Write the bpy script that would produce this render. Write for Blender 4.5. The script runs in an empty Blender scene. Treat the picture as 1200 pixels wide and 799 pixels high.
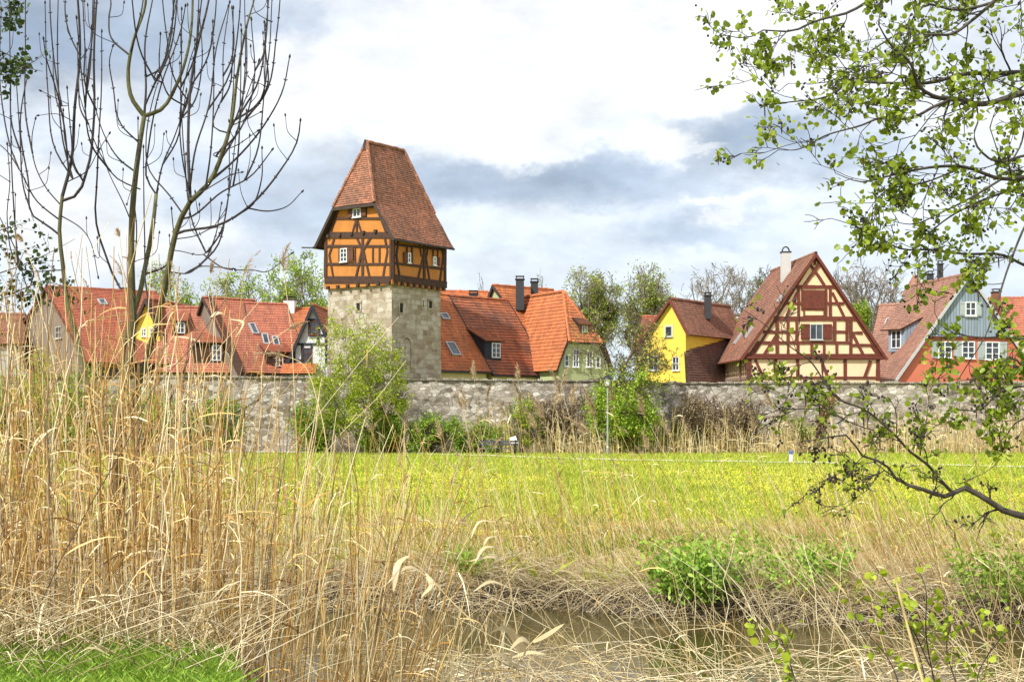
import bpy, math, random
import numpy as np
from mathutils import Vector, noise as mnoise
R = math.radians
# ------------------------------------------------------------ camera, sky, sun, exposure
sc = bpy.context.scene
COL = sc.collection
HZ, FPX, CX, CAMZ = 497.0, 1667.0, 600.0, 1.9
cam_d = bpy.data.cameras.new('camera'); cam = bpy.data.objects.new('camera', cam_d); COL.objects.link(cam)
cam.location = (0, 0, CAMZ); cam.rotation_euler = (R(90), 0, 0)
cam_d.sensor_width = 36.0; cam_d.lens = 36.0*FPX/1200.0
cam_d.shift_y = (HZ-399.5)/1200.0
cam_d.clip_start = 0.1; cam_d.clip_end = 6000
sc.camera = cam
sc.view_settings.view_transform = 'Standard'
sc.view_settings.look = 'None'
sc.view_settings.exposure = 0.72
sc.view_settings.gamma = 1.0
sc.view_settings.use_curve_mapping = False
SUN_EL, SUN_AZ = R(46), math.atan2(-0.62, -0.66)
sd = bpy.data.lights.new('sun', 'SUN'); sd.energy = 3.8; sd.angle = R(2.5); sd.color = (1.0, 0.95, 0.86)
so = bpy.data.objects.new('sun', sd); COL.objects.link(so)
sdir = Vector((math.sin(SUN_AZ)*math.cos(SUN_EL), math.cos(SUN_AZ)*math.cos(SUN_EL), math.sin(SUN_EL)))
so.rotation_euler = (-sdir).to_track_quat('-Z', 'Y').to_euler(); so.location = (0, 0, 60)
sc.cycles.max_bounces = 6; sc.cycles.diffuse_bounces = 3; sc.cycles.glossy_bounces = 3
sc.cycles.transmission_bounces = 3; sc.cycles.transparent_max_bounces = 6
sc.cycles.use_denoising = True

class NB:
    """small helper that writes node chains"""
    def __init__(s, nt): s.nt = nt; s.N = nt.nodes; s.L = nt.links
    def new(s, t, **kw):
        n = s.N.new(t)
        for k, v in kw.items(): setattr(n, k, v)
        return n
    def put(s, sock, v):
        if hasattr(v, 'is_output') or isinstance(v, bpy.types.NodeSocket): s.L.new(v, sock)
        elif isinstance(v, (tuple, list)) and len(v) == 3 and sock.type == 'RGBA': sock.default_value = (*v, 1)
        else: sock.default_value = v
    def m(s, op, a, b=None, c=None, clamp=False):
        n = s.new('ShaderNodeMath', operation=op, use_clamp=clamp)
        for i, v in enumerate((a, b, c)):
            if v is not None: s.put(n.inputs[i], v)
        return n.outputs[0]
    def vm(s, op, a, b=None):
        n = s.new('ShaderNodeVectorMath', operation=op)
        s.put(n.inputs[0], a)
        if b is not None: s.put(n.inputs[1], b)
        return n.outputs[0]
    def mix(s, f, a, b, blend='MIX'):
        n = s.new('ShaderNodeMix', data_type='RGBA', blend_type=blend)
        s.put(n.inputs[0], f); s.put(n.inputs[6], a); s.put(n.inputs[7], b)
        return n.outputs[2]
    def noise(s, vec, scale, detail=4, rough=0.55, out=0):
        n = s.new('ShaderNodeTexNoise')
        if vec is not None: s.put(n.inputs['Vector'], vec)
        n.inputs['Scale'].default_value = scale; n.inputs['Detail'].default_value = detail
        n.inputs['Roughness'].default_value = rough
        return n.outputs[out]
    def ramp(s, f, stops, interp='LINEAR'):
        n = s.new('ShaderNodeValToRGB'); cr = n.color_ramp; cr.interpolation = interp
        while len(cr.elements) < len(stops): cr.elements.new(0.5)
        for e, (p, c) in zip(cr.elements, stops):
            e.position = p; e.color = (*c, 1) if isinstance(c, (tuple, list)) else (c, c, c, 1)
        s.put(n.inputs[0], f); return n.outputs[0]
    def step(s, v, lo, hi):
        n = s.new('ShaderNodeMapRange', interpolation_type='SMOOTHSTEP')
        s.put(n.inputs[0], v); n.inputs[1].default_value = lo; n.inputs[2].default_value = hi
        n.inputs[3].default_value = 0; n.inputs[4].default_value = 1
        return n.outputs[0]
    def mapping(s, vec, scale=(1, 1, 1), loc=(0, 0, 0), rot=(0, 0, 0)):
        n = s.new('ShaderNodeMapping'); s.put(n.inputs[0], vec)
        n.inputs['Location'].default_value = loc; n.inputs['Rotation'].default_value = rot; n.inputs['Scale'].default_value = scale
        return n.outputs[0]

def make_world():
    w = bpy.data.worlds.new('World'); sc.world = w; w.use_nodes = True
    nt = w.node_tree; nt.nodes.clear(); b = NB(nt)
    sky = b.new('ShaderNodeTexSky', sky_type='NISHITA'); sky.sun_disc = False
    sky.sun_elevation = SUN_EL; sky.sun_rotation = SUN_AZ; sky.dust_density = 2.0
    tc = b.new('ShaderNodeTexCoord').outputs['Generated']
    sep = b.new('ShaderNodeSeparateXYZ'); b.put(sep.inputs[0], tc)
    X, Y, Z = sep.outputs
    az = b.m('ARCTAN2', X, Y)                      # azimuth of the view direction
    el = b.m('ARCSINE', Z)
    # billowing distortion of the cloud outlines
    n1 = b.new('ShaderNodeSeparateColor'); b.put(n1.inputs[0], b.noise(b.mapping(tc, (1, 1, 1.7)), 8.0, 10, 0.62, out=1))
    wa = b.m('MULTIPLY', b.m('SUBTRACT', n1.outputs[0], 0.5), 0.20)
    we = b.m('MULTIPLY', b.m('SUBTRACT', n1.outputs[1], 0.5), 0.105)
    A = b.m('ADD', az, wa); E = b.m('ADD', el, we)
    def blob(px, py, rx, ry, lo, hi, tilt=0.0):
        a0 = math.atan2(px-600, FPX); e0 = math.atan2(HZ-py, FPX)
        da = b.m('DIVIDE', b.m('SUBTRACT', A, a0), rx/FPX)
        e_ = b.m('SUBTRACT', E, e0)
        if tilt: e_ = b.m('ADD', e_, b.m('MULTIPLY', b.m('SUBTRACT', A, a0), tilt))
        de = b.m('DIVIDE', e_, ry/FPX)
        d = b.m('SQRT', b.m('ADD', b.m('MULTIPLY', da, da), b.m('MULTIPLY', de, de)))
        return b.m('SUBTRACT', 1.0, b.step(d, lo, hi))
    # pale blue veil above the horizon, white haze higher up
    base = b.ramp(b.m('ADD', E, 0.0), [(0.0, (0.72, 0.82, 0.93)), (0.09, (0.78, 0.86, 0.95)), (0.17, (0.84, 0.90, 0.97)), (0.235, (.97, .98, 1.0)), (1.0, (0.93, 0.96, 1.0))])
    # high background variation
    nb = b.step(b.noise(b.mapping(tc, (1, 1, 2.4)), 3.2, 8, 0.6), 0.38, 0.66)
    base = b.mix(b.m('MULTIPLY', nb, 0.22), base, (0.62, 0.72, 0.86))
    grey = (0.33, 0.42, 0.55); mid = (0.51, 0.61, 0.75)
    col = base
    for (px, py, rx, ry, lo, hi, c, k, t) in [
        (120, 30, 300, 95, 0.35, 1.15, grey, .80, 0), (60, 75, 190, 65, 0.2, 1.1, grey, .8, 0), (230, 70, 130, 90, .2, 1.2, mid, .7, 0),
        (300, 250, 170, 80, 0.2, 1.15, mid, .75, 0), (250, 190, 120, 50, .1, 1.2, mid, .6, 0), (30, 170, 90, 60, .1, 1.1, mid, .5, 0),
        (590, 208, 240, 42, 0.25, 1.15, grey, .80, 0.08), (470, 170, 170, 60, .2, 1.2, mid, .85, 0), (390, 235, 100, 45, .2, 1.2, mid, .55, 0), (740, 226, 190, 30, .2, 1.2, mid, .75, 0), (690, 200, 90, 26, .2, 1.1, grey, .5, 0),
        (920, 180, 150, 62, 0.2, 1.15, grey, .9, 0.0), (1010, 215, 150, 40, .2, 1.2, mid, .55, 0),
        (800, 277, 150, 24, .1, 1.15, mid, .9, 0), (640, 300, 160, 18, .1, 1.2, mid, .2, 0), (1150, 70, 150, 60, .2, 1.2, mid, .35, 0),
        (-500, 100, 600, 120, .2, 1.2, grey, .7, 0), (1700, 60, 500, 130, .2, 1.2, grey, .7, 0), (500, -700, 800, 300, .2, 1.2, mid, .5, 0)]:
        col = b.mix(b.m('MULTIPLY', blob(px, py, rx, ry, lo, hi, t), k), col, c)
    for (px, py, rx, ry, lo, hi, k) in [
        (560, 135, 100, 42, .3, 1.15, .85), (640, 165, 80, 26, .35, 1.1, .7), (455, 120, 70, 45, .5, 1.1, .8), (785, 180, 56, 26, .4, 1.1, .8), (850, 120, 50, 30, .5, 1.1, .8), (835, 200, 50, 12, .5, 1.15, .6),
        (690, 100, 200, 50, .5, 1.2, .6), (840, 252, 60, 9, .5, 1.1, .6), (60, 240, 160, 50, .45, 1.15, .9), (175, 285, 170, 40, .4, 1.2, .8),
        (360, 90, 60, 90, .4, 1.15, .7)]:
        col = b.mix(b.m('MULTIPLY', blob(px, py, rx, ry, lo, hi), k), col, (0.97, 0.985, 1.0))
    # soft inner modelling of the clouds
    det = b.noise(b.mapping(tc, (1, 1, 2.2), loc=(3, 1, 2)), 15.0, 8, 0.6)
    col = b.mix(1.0, col, b.ramp(det, [(0.30, 0.80), (0.62, 1.08)]), 'MULTIPLY')
    cloud = b.mix(1.0, col, (CLOUD_GAIN,)*3, 'MULTIPLY')
    final = b.mix(0.93, sky.outputs[0], cloud)
    low = b.step(el, -0.03, 0.0)
    final = b.mix(low, (1.5, 1.7, 1.2), final)
    bg = b.new('ShaderNodeBackground'); b.put(bg.inputs[0], final); bg.inputs[1].default_value = 0.1
    out = b.new('ShaderNodeOutputWorld'); b.L.new(bg.outputs[0], out.inputs[0])
CLOUD_GAIN = 7.2
make_world()

# ------------------------------------------------------------ object helpers
def P(px, py, Y): return Vector(((px-CX)/FPX*Y, Y, CAMZ+(HZ-py)/FPX*Y))
def Pz(px, z, Y): return Vector(((px-CX)/FPX*Y, Y, z))
def root_loc(o):
    while o.parent: o = o.parent
    return Vector(o.location)
def thing(name, label, cat, loc, group=None):
    o = bpy.data.objects.new(name, None); COL.objects.link(o); o.location = loc
    o.empty_display_size = 0.3
    o['label'] = label; o['category'] = cat
    if group: o['group'] = group
    return o
def tag(o, label=None, cat=None, group=None, kind=None):
    if label: o['label'] = label
    if cat: o['category'] = cat
    if group: o['group'] = group
    if kind: o['kind'] = kind
    return o
def link(name, me, parent):
    o = bpy.data.objects.new(name, me); COL.objects.link(o)
    if parent is not None: o.parent = parent
    return o
def npmesh(name, V, Q=None, T=None, mat=None, parent=None, smooth=False, H=None):
    V = np.asarray(V, dtype=np.float64).reshape(-1, 3)
    if parent is not None: V = V - np.array(root_loc(parent))
    lists = [np.asarray(a, dtype=np.int32) for a in (Q, T, H) if a is not None and len(a)]
    me = bpy.data.meshes.new(name)
    me.vertices.add(len(V)); me.vertices.foreach_set('co', V.astype(np.float32).ravel())
    loops = np.concatenate([a.ravel() for a in lists]); tot = np.concatenate([np.full(len(a), a.shape[1], np.int32) for a in lists])
    start = np.concatenate([[0], np.cumsum(tot)[:-1]]).astype(np.int32)
    me.loops.add(len(loops)); me.loops.foreach_set('vertex_index', loops)
    me.polygons.add(len(tot)); me.polygons.foreach_set('loop_start', start); me.polygons.foreach_set('loop_total', tot)
    if smooth: me.polygons.foreach_set('use_smooth', np.ones(len(tot), dtype=bool))
    me.update(calc_edges=True)
    if mat: me.materials.append(mat)
    return link(name, me, parent)

class MB:
    def __init__(s): s.v = []; s.f = []; s.uv = []
    def face(s, pts, uvs=None):
        i = len(s.v); s.v.extend(tuple(p) for p in pts); s.f.append(tuple(range(i, i+len(pts))))
        s.uv.extend(uvs if uvs else [(0.09, 0.085)]*len(pts))
    def prism(s, pl, poly, d0, d1):
        """polygon (a,b) in plane pl extruded from offset d0 to d1 along its normal"""
        n = len(poly)
        area = sum(poly[i][0]*poly[(i+1) % n][1]-poly[(i+1) % n][0]*poly[i][1] for i in range(n))
        if area < 0: poly = poly[::-1]
        f = [pl.pt(a, b, d1) for a, b in poly]; k = [pl.pt(a, b, d0) for a, b in poly]
        s.face(f, [(a, b) for a, b in poly])
        s.face(k[::-1], [(a, b) for a, b in poly][::-1])
        for i in range(n):
            j = (i+1) % n
            s.face([k[i], k[j], f[j], f[i]], [(poly[i][0]+d0, poly[i][1]), (poly[j][0]+d0, poly[j][1]), (poly[j][0]+d1, poly[j][1]), (poly[i][0]+d1, poly[i][1])])
    def bar(s, pl, p, q, w, d0, d1, ext=0.0):
        """straight timber between two in-plane points"""
        dx, dy = q[0]-p[0], q[1]-p[1]; L = math.hypot(dx, dy)
        if L < 1e-6: return
        dx /= L; dy /= L; nx, ny = -dy*w/2, dx*w/2
        p = (p[0]-dx*ext, p[1]-dy*ext); q = (q[0]+dx*ext, q[1]+dy*ext)
        j = random.uniform(-.0012, .0012)+s.jit(); 
        s.prism(pl, [(p[0]-nx, p[1]-ny), (q[0]-nx, q[1]-ny), (q[0]+nx, q[1]+ny), (p[0]+nx, p[1]+ny)], d0, d1+j)
    _k = 0
    def jit(s):
        MB._k = (MB._k+1) % 17; return MB._k*0.0021
    def box(s, c, u, v, w, hu, hv, hw):
        """box centred at c with half extents along unit axes u,v,w"""
        c = Vector(c)
        P8 = [c+u*(hu*i)+v*(hv*j)+w*(hw*k) for i in (-1, 1) for j in (-1, 1) for k in (-1, 1)]
        for q in ((0, 1, 3, 2), (4, 6, 7, 5), (0, 4, 5, 1), (2, 3, 7, 6), (0, 2, 6, 4), (1, 5, 7, 3)):
            f = [P8[t] for t in q]
            a = (f[1]-f[0]).length; b_ = (f[2]-f[1]).length
            s.face(f, [(0, 0), (a, 0), (a, b_), (0, b_)])
    def abox(s, x0, x1, y0, y1, z0, z1):
        s.box(((x0+x1)/2, (y0+y1)/2, (z0+z1)/2), Vector((1, 0, 0)), Vector((0, 1, 0)), Vector((0, 0, 1)), abs(x1-x0)/2, abs(y1-y0)/2, abs(z1-z0)/2)
    def tube(s, pts, rad, n=8, caps=True):
        pts = [Vector(p) for p in pts]; rings = []
        ref = Vector((1, 0, 0)) if abs((pts[-1]-pts[0]).normalized().x) < .8 else Vector((0, 0, 1))
        for i, p in enumerate(pts):
            t = (pts[min(i+1, len(pts)-1)]-pts[max(i-1, 0)]).normalized()
            u = t.cross(ref).normalized(); v = t.cross(u)
            r = rad[i] if isinstance(rad, (list, tuple)) else rad
            rings.append([p+u*(r*math.cos(2*math.pi*k/n))+v*(r*math.sin(2*math.pi*k/n)) for k in range(n)])
        for i in range(len(rings)-1):
            for k in range(n):
                s.face([rings[i][k], rings[i+1][k], rings[i+1][(k+1) % n], rings[i][(k+1) % n]], [(k*.11, i*.3), (k*.11, i*.3+.3), (k*.11+.11, i*.3+.3), (k*.11+.11, i*.3)])
        if caps: s.face(rings[0][:]); s.face(rings[-1][::-1])
    def lathe(s, c, prof, n=16):
        """profile [(r,z)] round a vertical axis at c"""
        c = Vector(c)
        ring = lambda r, z: [c+Vector((r*math.cos(2*math.pi*k/n), r*math.sin(2*math.pi*k/n), z)) for k in range(n)]
        rs = [ring(r, z) for r, z in prof]; acc = 0
        for i in range(len(rs)-1):
            h = math.hypot(prof[i+1][0]-prof[i][0], prof[i+1][1]-prof[i][1])
            for k in range(n):
                rr = max(prof[i][0], prof[i+1][0])*2*math.pi/n
                s.face([rs[i][k], rs[i][(k+1) % n], rs[i+1][(k+1) % n], rs[i+1][k]], [(k*rr, acc), ((k+1)*rr, acc), ((k+1)*rr, acc+h), (k*rr, acc+h)])
            acc += h
        s.face(rs[0][::-1]); s.face(rs[-1])
    def build(s, name, mat, parent=None, smooth=False, label=None):
        off = root_loc(parent) if parent is not None else Vector((0, 0, 0))
        me = bpy.data.meshes.new(name)
        me.from_pydata([(p[0]-off.x, p[1]-off.y, p[2]-off.z) for p in s.v], [], s.f)
        uvl = me.uv_layers.new(name='UVMap')
        uvl.data.foreach_set('uv', np.array(s.uv, dtype=np.float32).ravel())
        me.materials.append(mat)
        if smooth: me.polygons.foreach_set('use_smooth', [True]*len(me.polygons))
        me.update()
        o = link(name, me, parent)
        if label: o['label'] = label
        return o

class Pl:
    """a plane with in-plane axes u (level) and v, and outward normal n"""
    def __init__(s, O, u, v): s.O = Vector(O); s.u = Vector(u).normalized(); s.v = Vector(v).normalized(); s.n = s.u.cross(s.v).normalized()
    def pt(s, a, b, off=0.0): return s.O+s.u*a+s.v*b+s.n*off
    def pix(s, px, py, off=0.0):
        d = Vector(((px-CX)/FPX, 1, (HZ-py)/FPX)); C = Vector((0, 0, CAMZ))
        t = (s.O+s.n*off-C).dot(s.n)/d.dot(s.n); q = C+d*t-s.O
        return (q.dot(s.u), q.dot(s.v))
    def loc(s, p): q = Vector(p)-s.O; return (q.dot(s.u), q.dot(s.v))
    def off(s, d): return Pl(s.O+s.n*d, s.u, s.v)
def wallplane(O, ang):
    """vertical plane at ground point O; ang turns its left-to-right axis (positive = right end goes back)"""
    return Pl((O[0], O[1], 0), (math.cos(ang), math.sin(ang), 0), (0, 0, 1))
def roofplane(p0, p1, p2):
    p0, p1, p2 = Vector(p0), Vector(p1), Vector(p2)
    n = (p1-p0).cross(p2-p0).normalized()
    if n.z < 0: n = -n
    u = Vector((0, 0, 1)).cross(n).normalized(); v = n.cross(u)
    return Pl(p0, u, v)

def clip(poly, f):
    out = []
    for i in range(len(poly)):
        p, q = poly[i], poly[(i+1) % len(poly)]; a, b = f(p), f(q)
        if a >= 0: out.append(p)
        if (a >= 0) != (b >= 0):
            t = a/(a-b); out.append((p[0]+(q[0]-p[0])*t, p[1]+(q[1]-p[1])*t))
    return out
def roof_slope(slab, til, pts, row=0.17, thick=0.12, wave=0.03, lift=0.035):
    """one roof slope: board slab below and overlapping tile courses above (convex outline)"""
    pl = roofplane(*pts[:3]); poly = [pl.loc(p) for p in pts]
    slab.prism(pl, poly, -thick, -0.03)
    b0 = min(p[1] for p in poly); b1 = max(p[1] for p in poly); a0 = min(p[0] for p in poly); a1 = max(p[0] for p in poly)
    def nz(a, b):
        q = pl.pt(a, b); return wave*mnoise.noise(Vector((q.x*.45, q.y*.45, q.z*.45)))+wave*.5*mnoise.noise(Vector((q.x*1.7, q.y*1.7, q.z*1.7)))
    n = int((b1-b0)/row)+1; step = 0.7; jitter = random.Random(int(b1*100))
    for i in range(n):
        lo, hi = b0+i*row, b0+(i+1)*row
        st = clip(clip(poly, lambda p: p[1]-lo), lambda p: hi-p[1])
        if len(st) < 3: continue
        k0, k1 = int(math.floor(a0/step)), int(math.floor(a1/step))+1
        for k in range(k0, k1):
            c = clip(clip(st, lambda p: p[0]-k*step), lambda p: (k+1)*step-p[0])
            if len(c) < 3: continue
            li = lift+jitter.uniform(-.006, .008)
            top = [pl.pt(a, b_, nz(a, b_)+li*(hi-b_)/row+0.006) for a, b_ in c]
            til.face(top, c)
            # lower edge of the course
            low = [p for p in c if p[1] < lo+1e-4]
            if len(low) >= 2:
                l, r_ = min(low), max(low)
                t0, t1 = pl.pt(*l, nz(*l)+li+.006), pl.pt(*r_, nz(*r_)+li+.006)
                til.face([pl.pt(*l, -.035), pl.pt(*r_, -.035), t1, t0], [(l[0], lo), (r_[0], lo), (r_[0], lo+.02), (l[0], lo+.02)])
    return pl

# ------------------------------------------------------------ materials
def mat(name):
    m = bpy.data.materials.new(name); m.use_nodes = True; nt = m.node_tree
    b = NB(nt); bs = [n for n in nt.nodes if n.type == 'BSDF_PRINCIPLED'][0]
    return m, b, bs
def bump(b, bs, h, strength=0.5, dist=0.02):
    n = b.new('ShaderNodeBump'); n.inputs['Strength'].default_value = strength; n.inputs['Distance'].default_value = dist
    b.put(n.inputs['Height'], h); b.L.new(n.outputs[0], bs.inputs['Normal'])
def plain(name, col, rough=.8, var=.15, scale=6.0, metallic=0.0, island=0.0, sheen=0):
    m, b, bs = mat(name)
    tc = b.new('ShaderNodeTexCoord').outputs['Object']
    n = b.noise(tc, scale, 5, .6)
    c = b.mix(b.ramp(n, [(.3, 0.0), (.7, 1.0)]), tuple(x*(1-var) for x in col), tuple(min(1, x*(1+var)) for x in col))
    if island:
        g = b.new('ShaderNodeNewGeometry').outputs['Random Per Island']
        c = b.mix(1.0, c, b.ramp(g, [(0, 1-island), (1, 1+island)]), 'MULTIPLY')
    b.put(bs.inputs['Base Color'], c); bs.inputs['Roughness'].default_value = rough; bs.inputs['Metallic'].default_value = metallic
    bump(b, bs, n, .25, .01)
    return m
def tiles(name, c1, c2, stain, stain_amt=.5, tw=.18, th=.17, streak=0.0, patch=None):
    """clay roof tiles: per tile colour, dark joints, weathering patches"""
    m, b, bs = mat(name)
    uv = b.new('ShaderNodeTexCoord').outputs['UV']; ob = b.new('ShaderNodeTexCoord').outputs['Object']
    br = b.new('ShaderNodeTexBrick'); b.put(br.inputs['Vector'], uv); br.offset = .5
    br.inputs['Scale'].default_value = 1; br.inputs['Brick Width'].default_value = tw; br.inputs['Row Height'].default_value = th
    br.inputs['Mortar Size'].default_value = .012; br.inputs['Mortar Smooth'].default_value = .4; br.inputs['Bias'].default_value = 0
    b.put(br.inputs['Color1'], c1); b.put(br.inputs['Color2'], c2); b.put(br.inputs['Mortar'], tuple(x*.35 for x in stain))
    n = b.noise(ob, .55, 7, .62); n2 = b.noise(b.mapping(uv, (1.0/tw*.5, .35/th*.5, 1)), 1.0, 3, .6)
    c = b.mix(b.m('MULTIPLY', b.ramp(n, [(.42, 0.0), (.68, 1.0)]), stain_amt), br.outputs['Color'], stain)
    c = b.mix(1.0, c, b.ramp(n2, [(.25, .72), (.75, 1.28)]), 'MULTIPLY')
    n3 = b.noise(b.mapping(uv, (6, .5, 1)), 1.0, 4, .6)
    c = b.mix(b.m('MULTIPLY', b.ramp(n3, [(.5, 0.0), (.75, 1.0)]), streak), c, stain)
    # lichen specks
    n4 = b.noise(ob, 9, 3, .7)
    c = b.mix(b.m('MULTIPLY', b.ramp(n4, [(.62, 0.0), (.72, 1.0)]), .35), c, (.38, .33, .22))
    b.put(bs.inputs['Base Color'], c); bs.inputs['Roughness'].default_value = .82
    return m
def stone(name, cols, mortar, bw=.55, rh=.30, cell=2.4, rubble=.5, bstr=.6, k=.62):
    """weathered masonry: coursed blocks blended into rubble"""
    m, b, bs = mat(name)
    uv = b.new('ShaderNodeTexCoord').outputs['UV']; ob = b.new('ShaderNodeTexCoord').outputs['Object']
    dist = b.noise(uv, 1.3, 3, .6, out=1)
    w = b.vm('ADD', uv, b.vm('MULTIPLY', b.vm('SUBTRACT', dist, (.5, .5, .5)), (.16, .16, 0)))
    br = b.new('ShaderNodeTexBrick'); b.put(br.inputs['Vector'], w); br.offset = .37; br.squash = .7; br.squash_frequency = 3
    br.inputs['Scale'].default_value = 1; br.inputs['Brick Width'].default_value = bw; br.inputs['Row Height'].default_value = rh
    br.inputs['Mortar Size'].default_value = .016; br.inputs['Mortar Smooth'].default_value = .3
    b.put(br.inputs['Color1'], (0, 0, 0)); b.put(br.inputs['Color2'], (1, 1, 1)); b.put(br.inputs['Mortar'], (.5, .5, .5))
    vo = b.new('ShaderNodeTexVoronoi'); b.put(vo.inputs['Vector'], b.mapping(w, (cell*.62, cell, 1))); vo.inputs['Scale'].default_value = 1
    ve = b.new('ShaderNodeTexVoronoi', feature='DISTANCE_TO_EDGE'); b.put(ve.inputs['Vector'], b.mapping(w, (cell*.62, cell, 1))); ve.inputs['Scale'].default_value = 1
    sp = b.new('ShaderNodeSeparateColor'); b.put(sp.inputs[0], vo.outputs['Color'])
    big = b.noise(ob, .35, 4, .6)
    sel = b.ramp(big, [(.5-rubble*.3, 0.0), (.5+.25-rubble*.3, 1.0)])
    val = b.mix(sel, br.outputs['Color'], sp.outputs[0])
    fine = b.noise(ob, 5.5, 8, .72)
    v2 = b.m('ADD', b.m('MULTIPLY', val, k), b.m('MULTIPLY', fine, 1-k))
    c = b.ramp(v2, [(i/(len(cols)-1)*.8+.1, k) for i, k in enumerate(cols)])
    jm = b.mix(sel, br.outputs['Fac'], b.ramp(ve.outputs['Distance'], [(.0, 1.0), (.05, 0.0)]))
    c = b.mix(b.m('MULTIPLY', jm, .75), c, mortar)
    st = b.noise(b.mapping(ob, (1.6, 1.6, .25)), 1.0, 6, .65)
    c = b.mix(b.m('MULTIPLY', b.ramp(st, [(.55, 0.0), (.75, 1.0)]), .55), c, tuple(x*.45 for x in cols[1]))
    b.put(bs.inputs['Base Color'], c); bs.inputs['Roughness'].default_value = .92
    h = b.m('SUBTRACT', b.m('MULTIPLY', fine, .7), b.m('MULTIPLY', jm, .8))
    bump(b, bs, h, bstr, .05)
    return m
def plaster(name, col, dirt=.25):
    m, b, bs = mat(name); ob = b.new('ShaderNodeTexCoord').outputs['Object']
    n = b.noise(ob, 1.2, 8, .65); n2 = b.noise(ob, 14, 4, .6); st = b.noise(b.mapping(ob, (2.5, 2.5, .35)), 1, 5, .6)
    c = b.mix(b.m('MULTIPLY', b.ramp(n, [(.35, 0.0), (.75, 1.0)]), dirt), col, tuple(x*.62 for x in col))
    c = b.mix(b.m('MULTIPLY', b.ramp(st, [(.5, 0.0), (.8, 1.0)]), dirt), c, tuple(x*.5+.02 for x in col))
    c = b.mix(1.0, c, b.ramp(n2, [(.3, .93), (.7, 1.06)]), 'MULTIPLY')
    b.put(bs.inputs['Base Color'], c); bs.inputs['Roughness'].default_value = .9
    bump(b, bs, n2, .3, .015); return m
def boards(name, col, w=.2, dark=.35):
    m, b, bs = mat(name); uv = b.new('ShaderNodeTexCoord').outputs['UV']; ob = b.new('ShaderNodeTexCoord').outputs['Object']
    br = b.new('ShaderNodeTexBrick'); b.put(br.inputs['Vector'], uv); br.offset = 0
    br.inputs['Scale'].default_value = 1; br.inputs['Brick Width'].default_value = w; br.inputs['Row Height'].default_value = 40
    br.inputs['Mortar Size'].default_value = .018; b.put(br.inputs['Color1'], tuple(x*.85 for x in col)); b.put(br.inputs['Color2'], tuple(x*1.1 for x in col)); b.put(br.inputs['Mortar'], tuple(x*dark for x in col))
    st = b.noise(b.mapping(ob, (7, 7, .6)), 1, 5, .65)
    c = b.mix(1.0, br.outputs['Color'], b.ramp(st, [(.3, .78), (.7, 1.15)]), 'MULTIPLY')
    b.put(bs.inputs['Base Color'], c); bs.inputs['Roughness'].default_value = .85
    bump(b, bs, b.m('SUBTRACT', 1.0, br.outputs['Fac']), .5, .02); return m
def leafy(name, stops, rough=.55, trans=.35, noise_scale=None):
    """thin leaf: colour varies leaf by leaf, some light passes through"""
    m, b, bs = mat(name)
    g = b.new('ShaderNodeNewGeometry').outputs['Random Per Island']
    if noise_scale:
        ob = b.new('ShaderNodeTexCoord').outputs['Object']; n = b.noise(ob, noise_scale, 3, .5)
        g = b.m('ADD', b.m('MULTIPLY', g, .6), b.m('MULTIPLY', b.step(n, .3, .7), .4))
    c = b.ramp(g, stops)
    b.put(bs.inputs['Base Color'], c); bs.inputs['Roughness'].default_value = rough
    tr = b.new('ShaderNodeBsdfTranslucent'); b.put(tr.inputs[0], c)
    mx = b.new('ShaderNodeMixShader'); mx.inputs[0].default_value = trans
    b.L.new(bs.outputs[0], mx.inputs[1]); b.L.new(tr.outputs[0], mx.inputs[2])
    o = [n for n in b.N if n.type == 'OUTPUT_MATERIAL'][0]; b.L.new(mx.outputs[0], o.inputs[0])
    return m
def glass(name):
    m, b, bs = mat(name); ob = b.new('ShaderNodeTexCoord').outputs['Object']
    b.put(bs.inputs['Base Color'], b.ramp(b.noise(ob, 1.5, 2, .5), [(.35, (.015, .02, .028)), (.7, (.06, .075, .09))]))
    bs.inputs['Roughness'].default_value = .07; bs.inputs['Specular IOR Level'].default_value = .8; return m

M = {}
M['tower_tile'] = tiles('tower_tile', (.46, .18, .095), (.21, .085, .05), (.10, .062, .045), .55, .17, .17, .35)
M['orange_tile'] = tiles('orange_tile', (.56, .175, .055), (.42, .12, .04), (.13, .06, .035), .35, .24, .30, .2)
M['orange_dark_tile'] = tiles('orange_dark_tile', (.46, .13, .045), (.33, .095, .035), (.07, .042, .035), .9, .24, .30, .6)
M['salmon_tile'] = tiles('salmon_tile', (.50, .17, .10), (.38, .125, .075), (.20, .09, .06), .35, .2, .26, .2)
M['red_tile'] = tiles('red_tile', (.42, .115, .06), (.33, .085, .045), (.16, .07, .05), .35, .2, .26, .2)
M['brown_tile'] = tiles('brown_tile', (.40, .175, .105), (.25, .11, .07), (.10, .065, .052), .45, .18, .2, .4)
M['dark_tile'] = tiles('dark_tile', (.20, .095, .07), (.13, .068, .055), (.08, .05, .042), .45, .18, .2, .3)
M['pink_tile'] = tiles('pink_tile', (.44, .215, .15), (.30, .15, .105), (.16, .11, .09), .4, .18, .2, .3)
M['tower_stone'] = stone('tower_stone', [(.15, .095, .05), (.32, .26, .185), (.45, .405, .33), (.52, .485, .41)], (.30, .27, .22), .62, .34, 2.2, .2, .8, .58)
M['wall_stone'] = stone('wall_stone', [(.10, .08, .062), (.27, .23, .185), (.40, .36, .31), (.60, .57, .51)], (.29, .26, .22), .48, .22, 3.8, .8, 1.0, .70)
M['ochre'] = plaster('ochre_plaster', (.50, .195, .04), .6)
M['cream'] = plaster('cream_plaster', (.84, .61, .39), .24)
M['yellow'] = plaster('yellow_plaster', (.80, .58, .08), .28)
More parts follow.
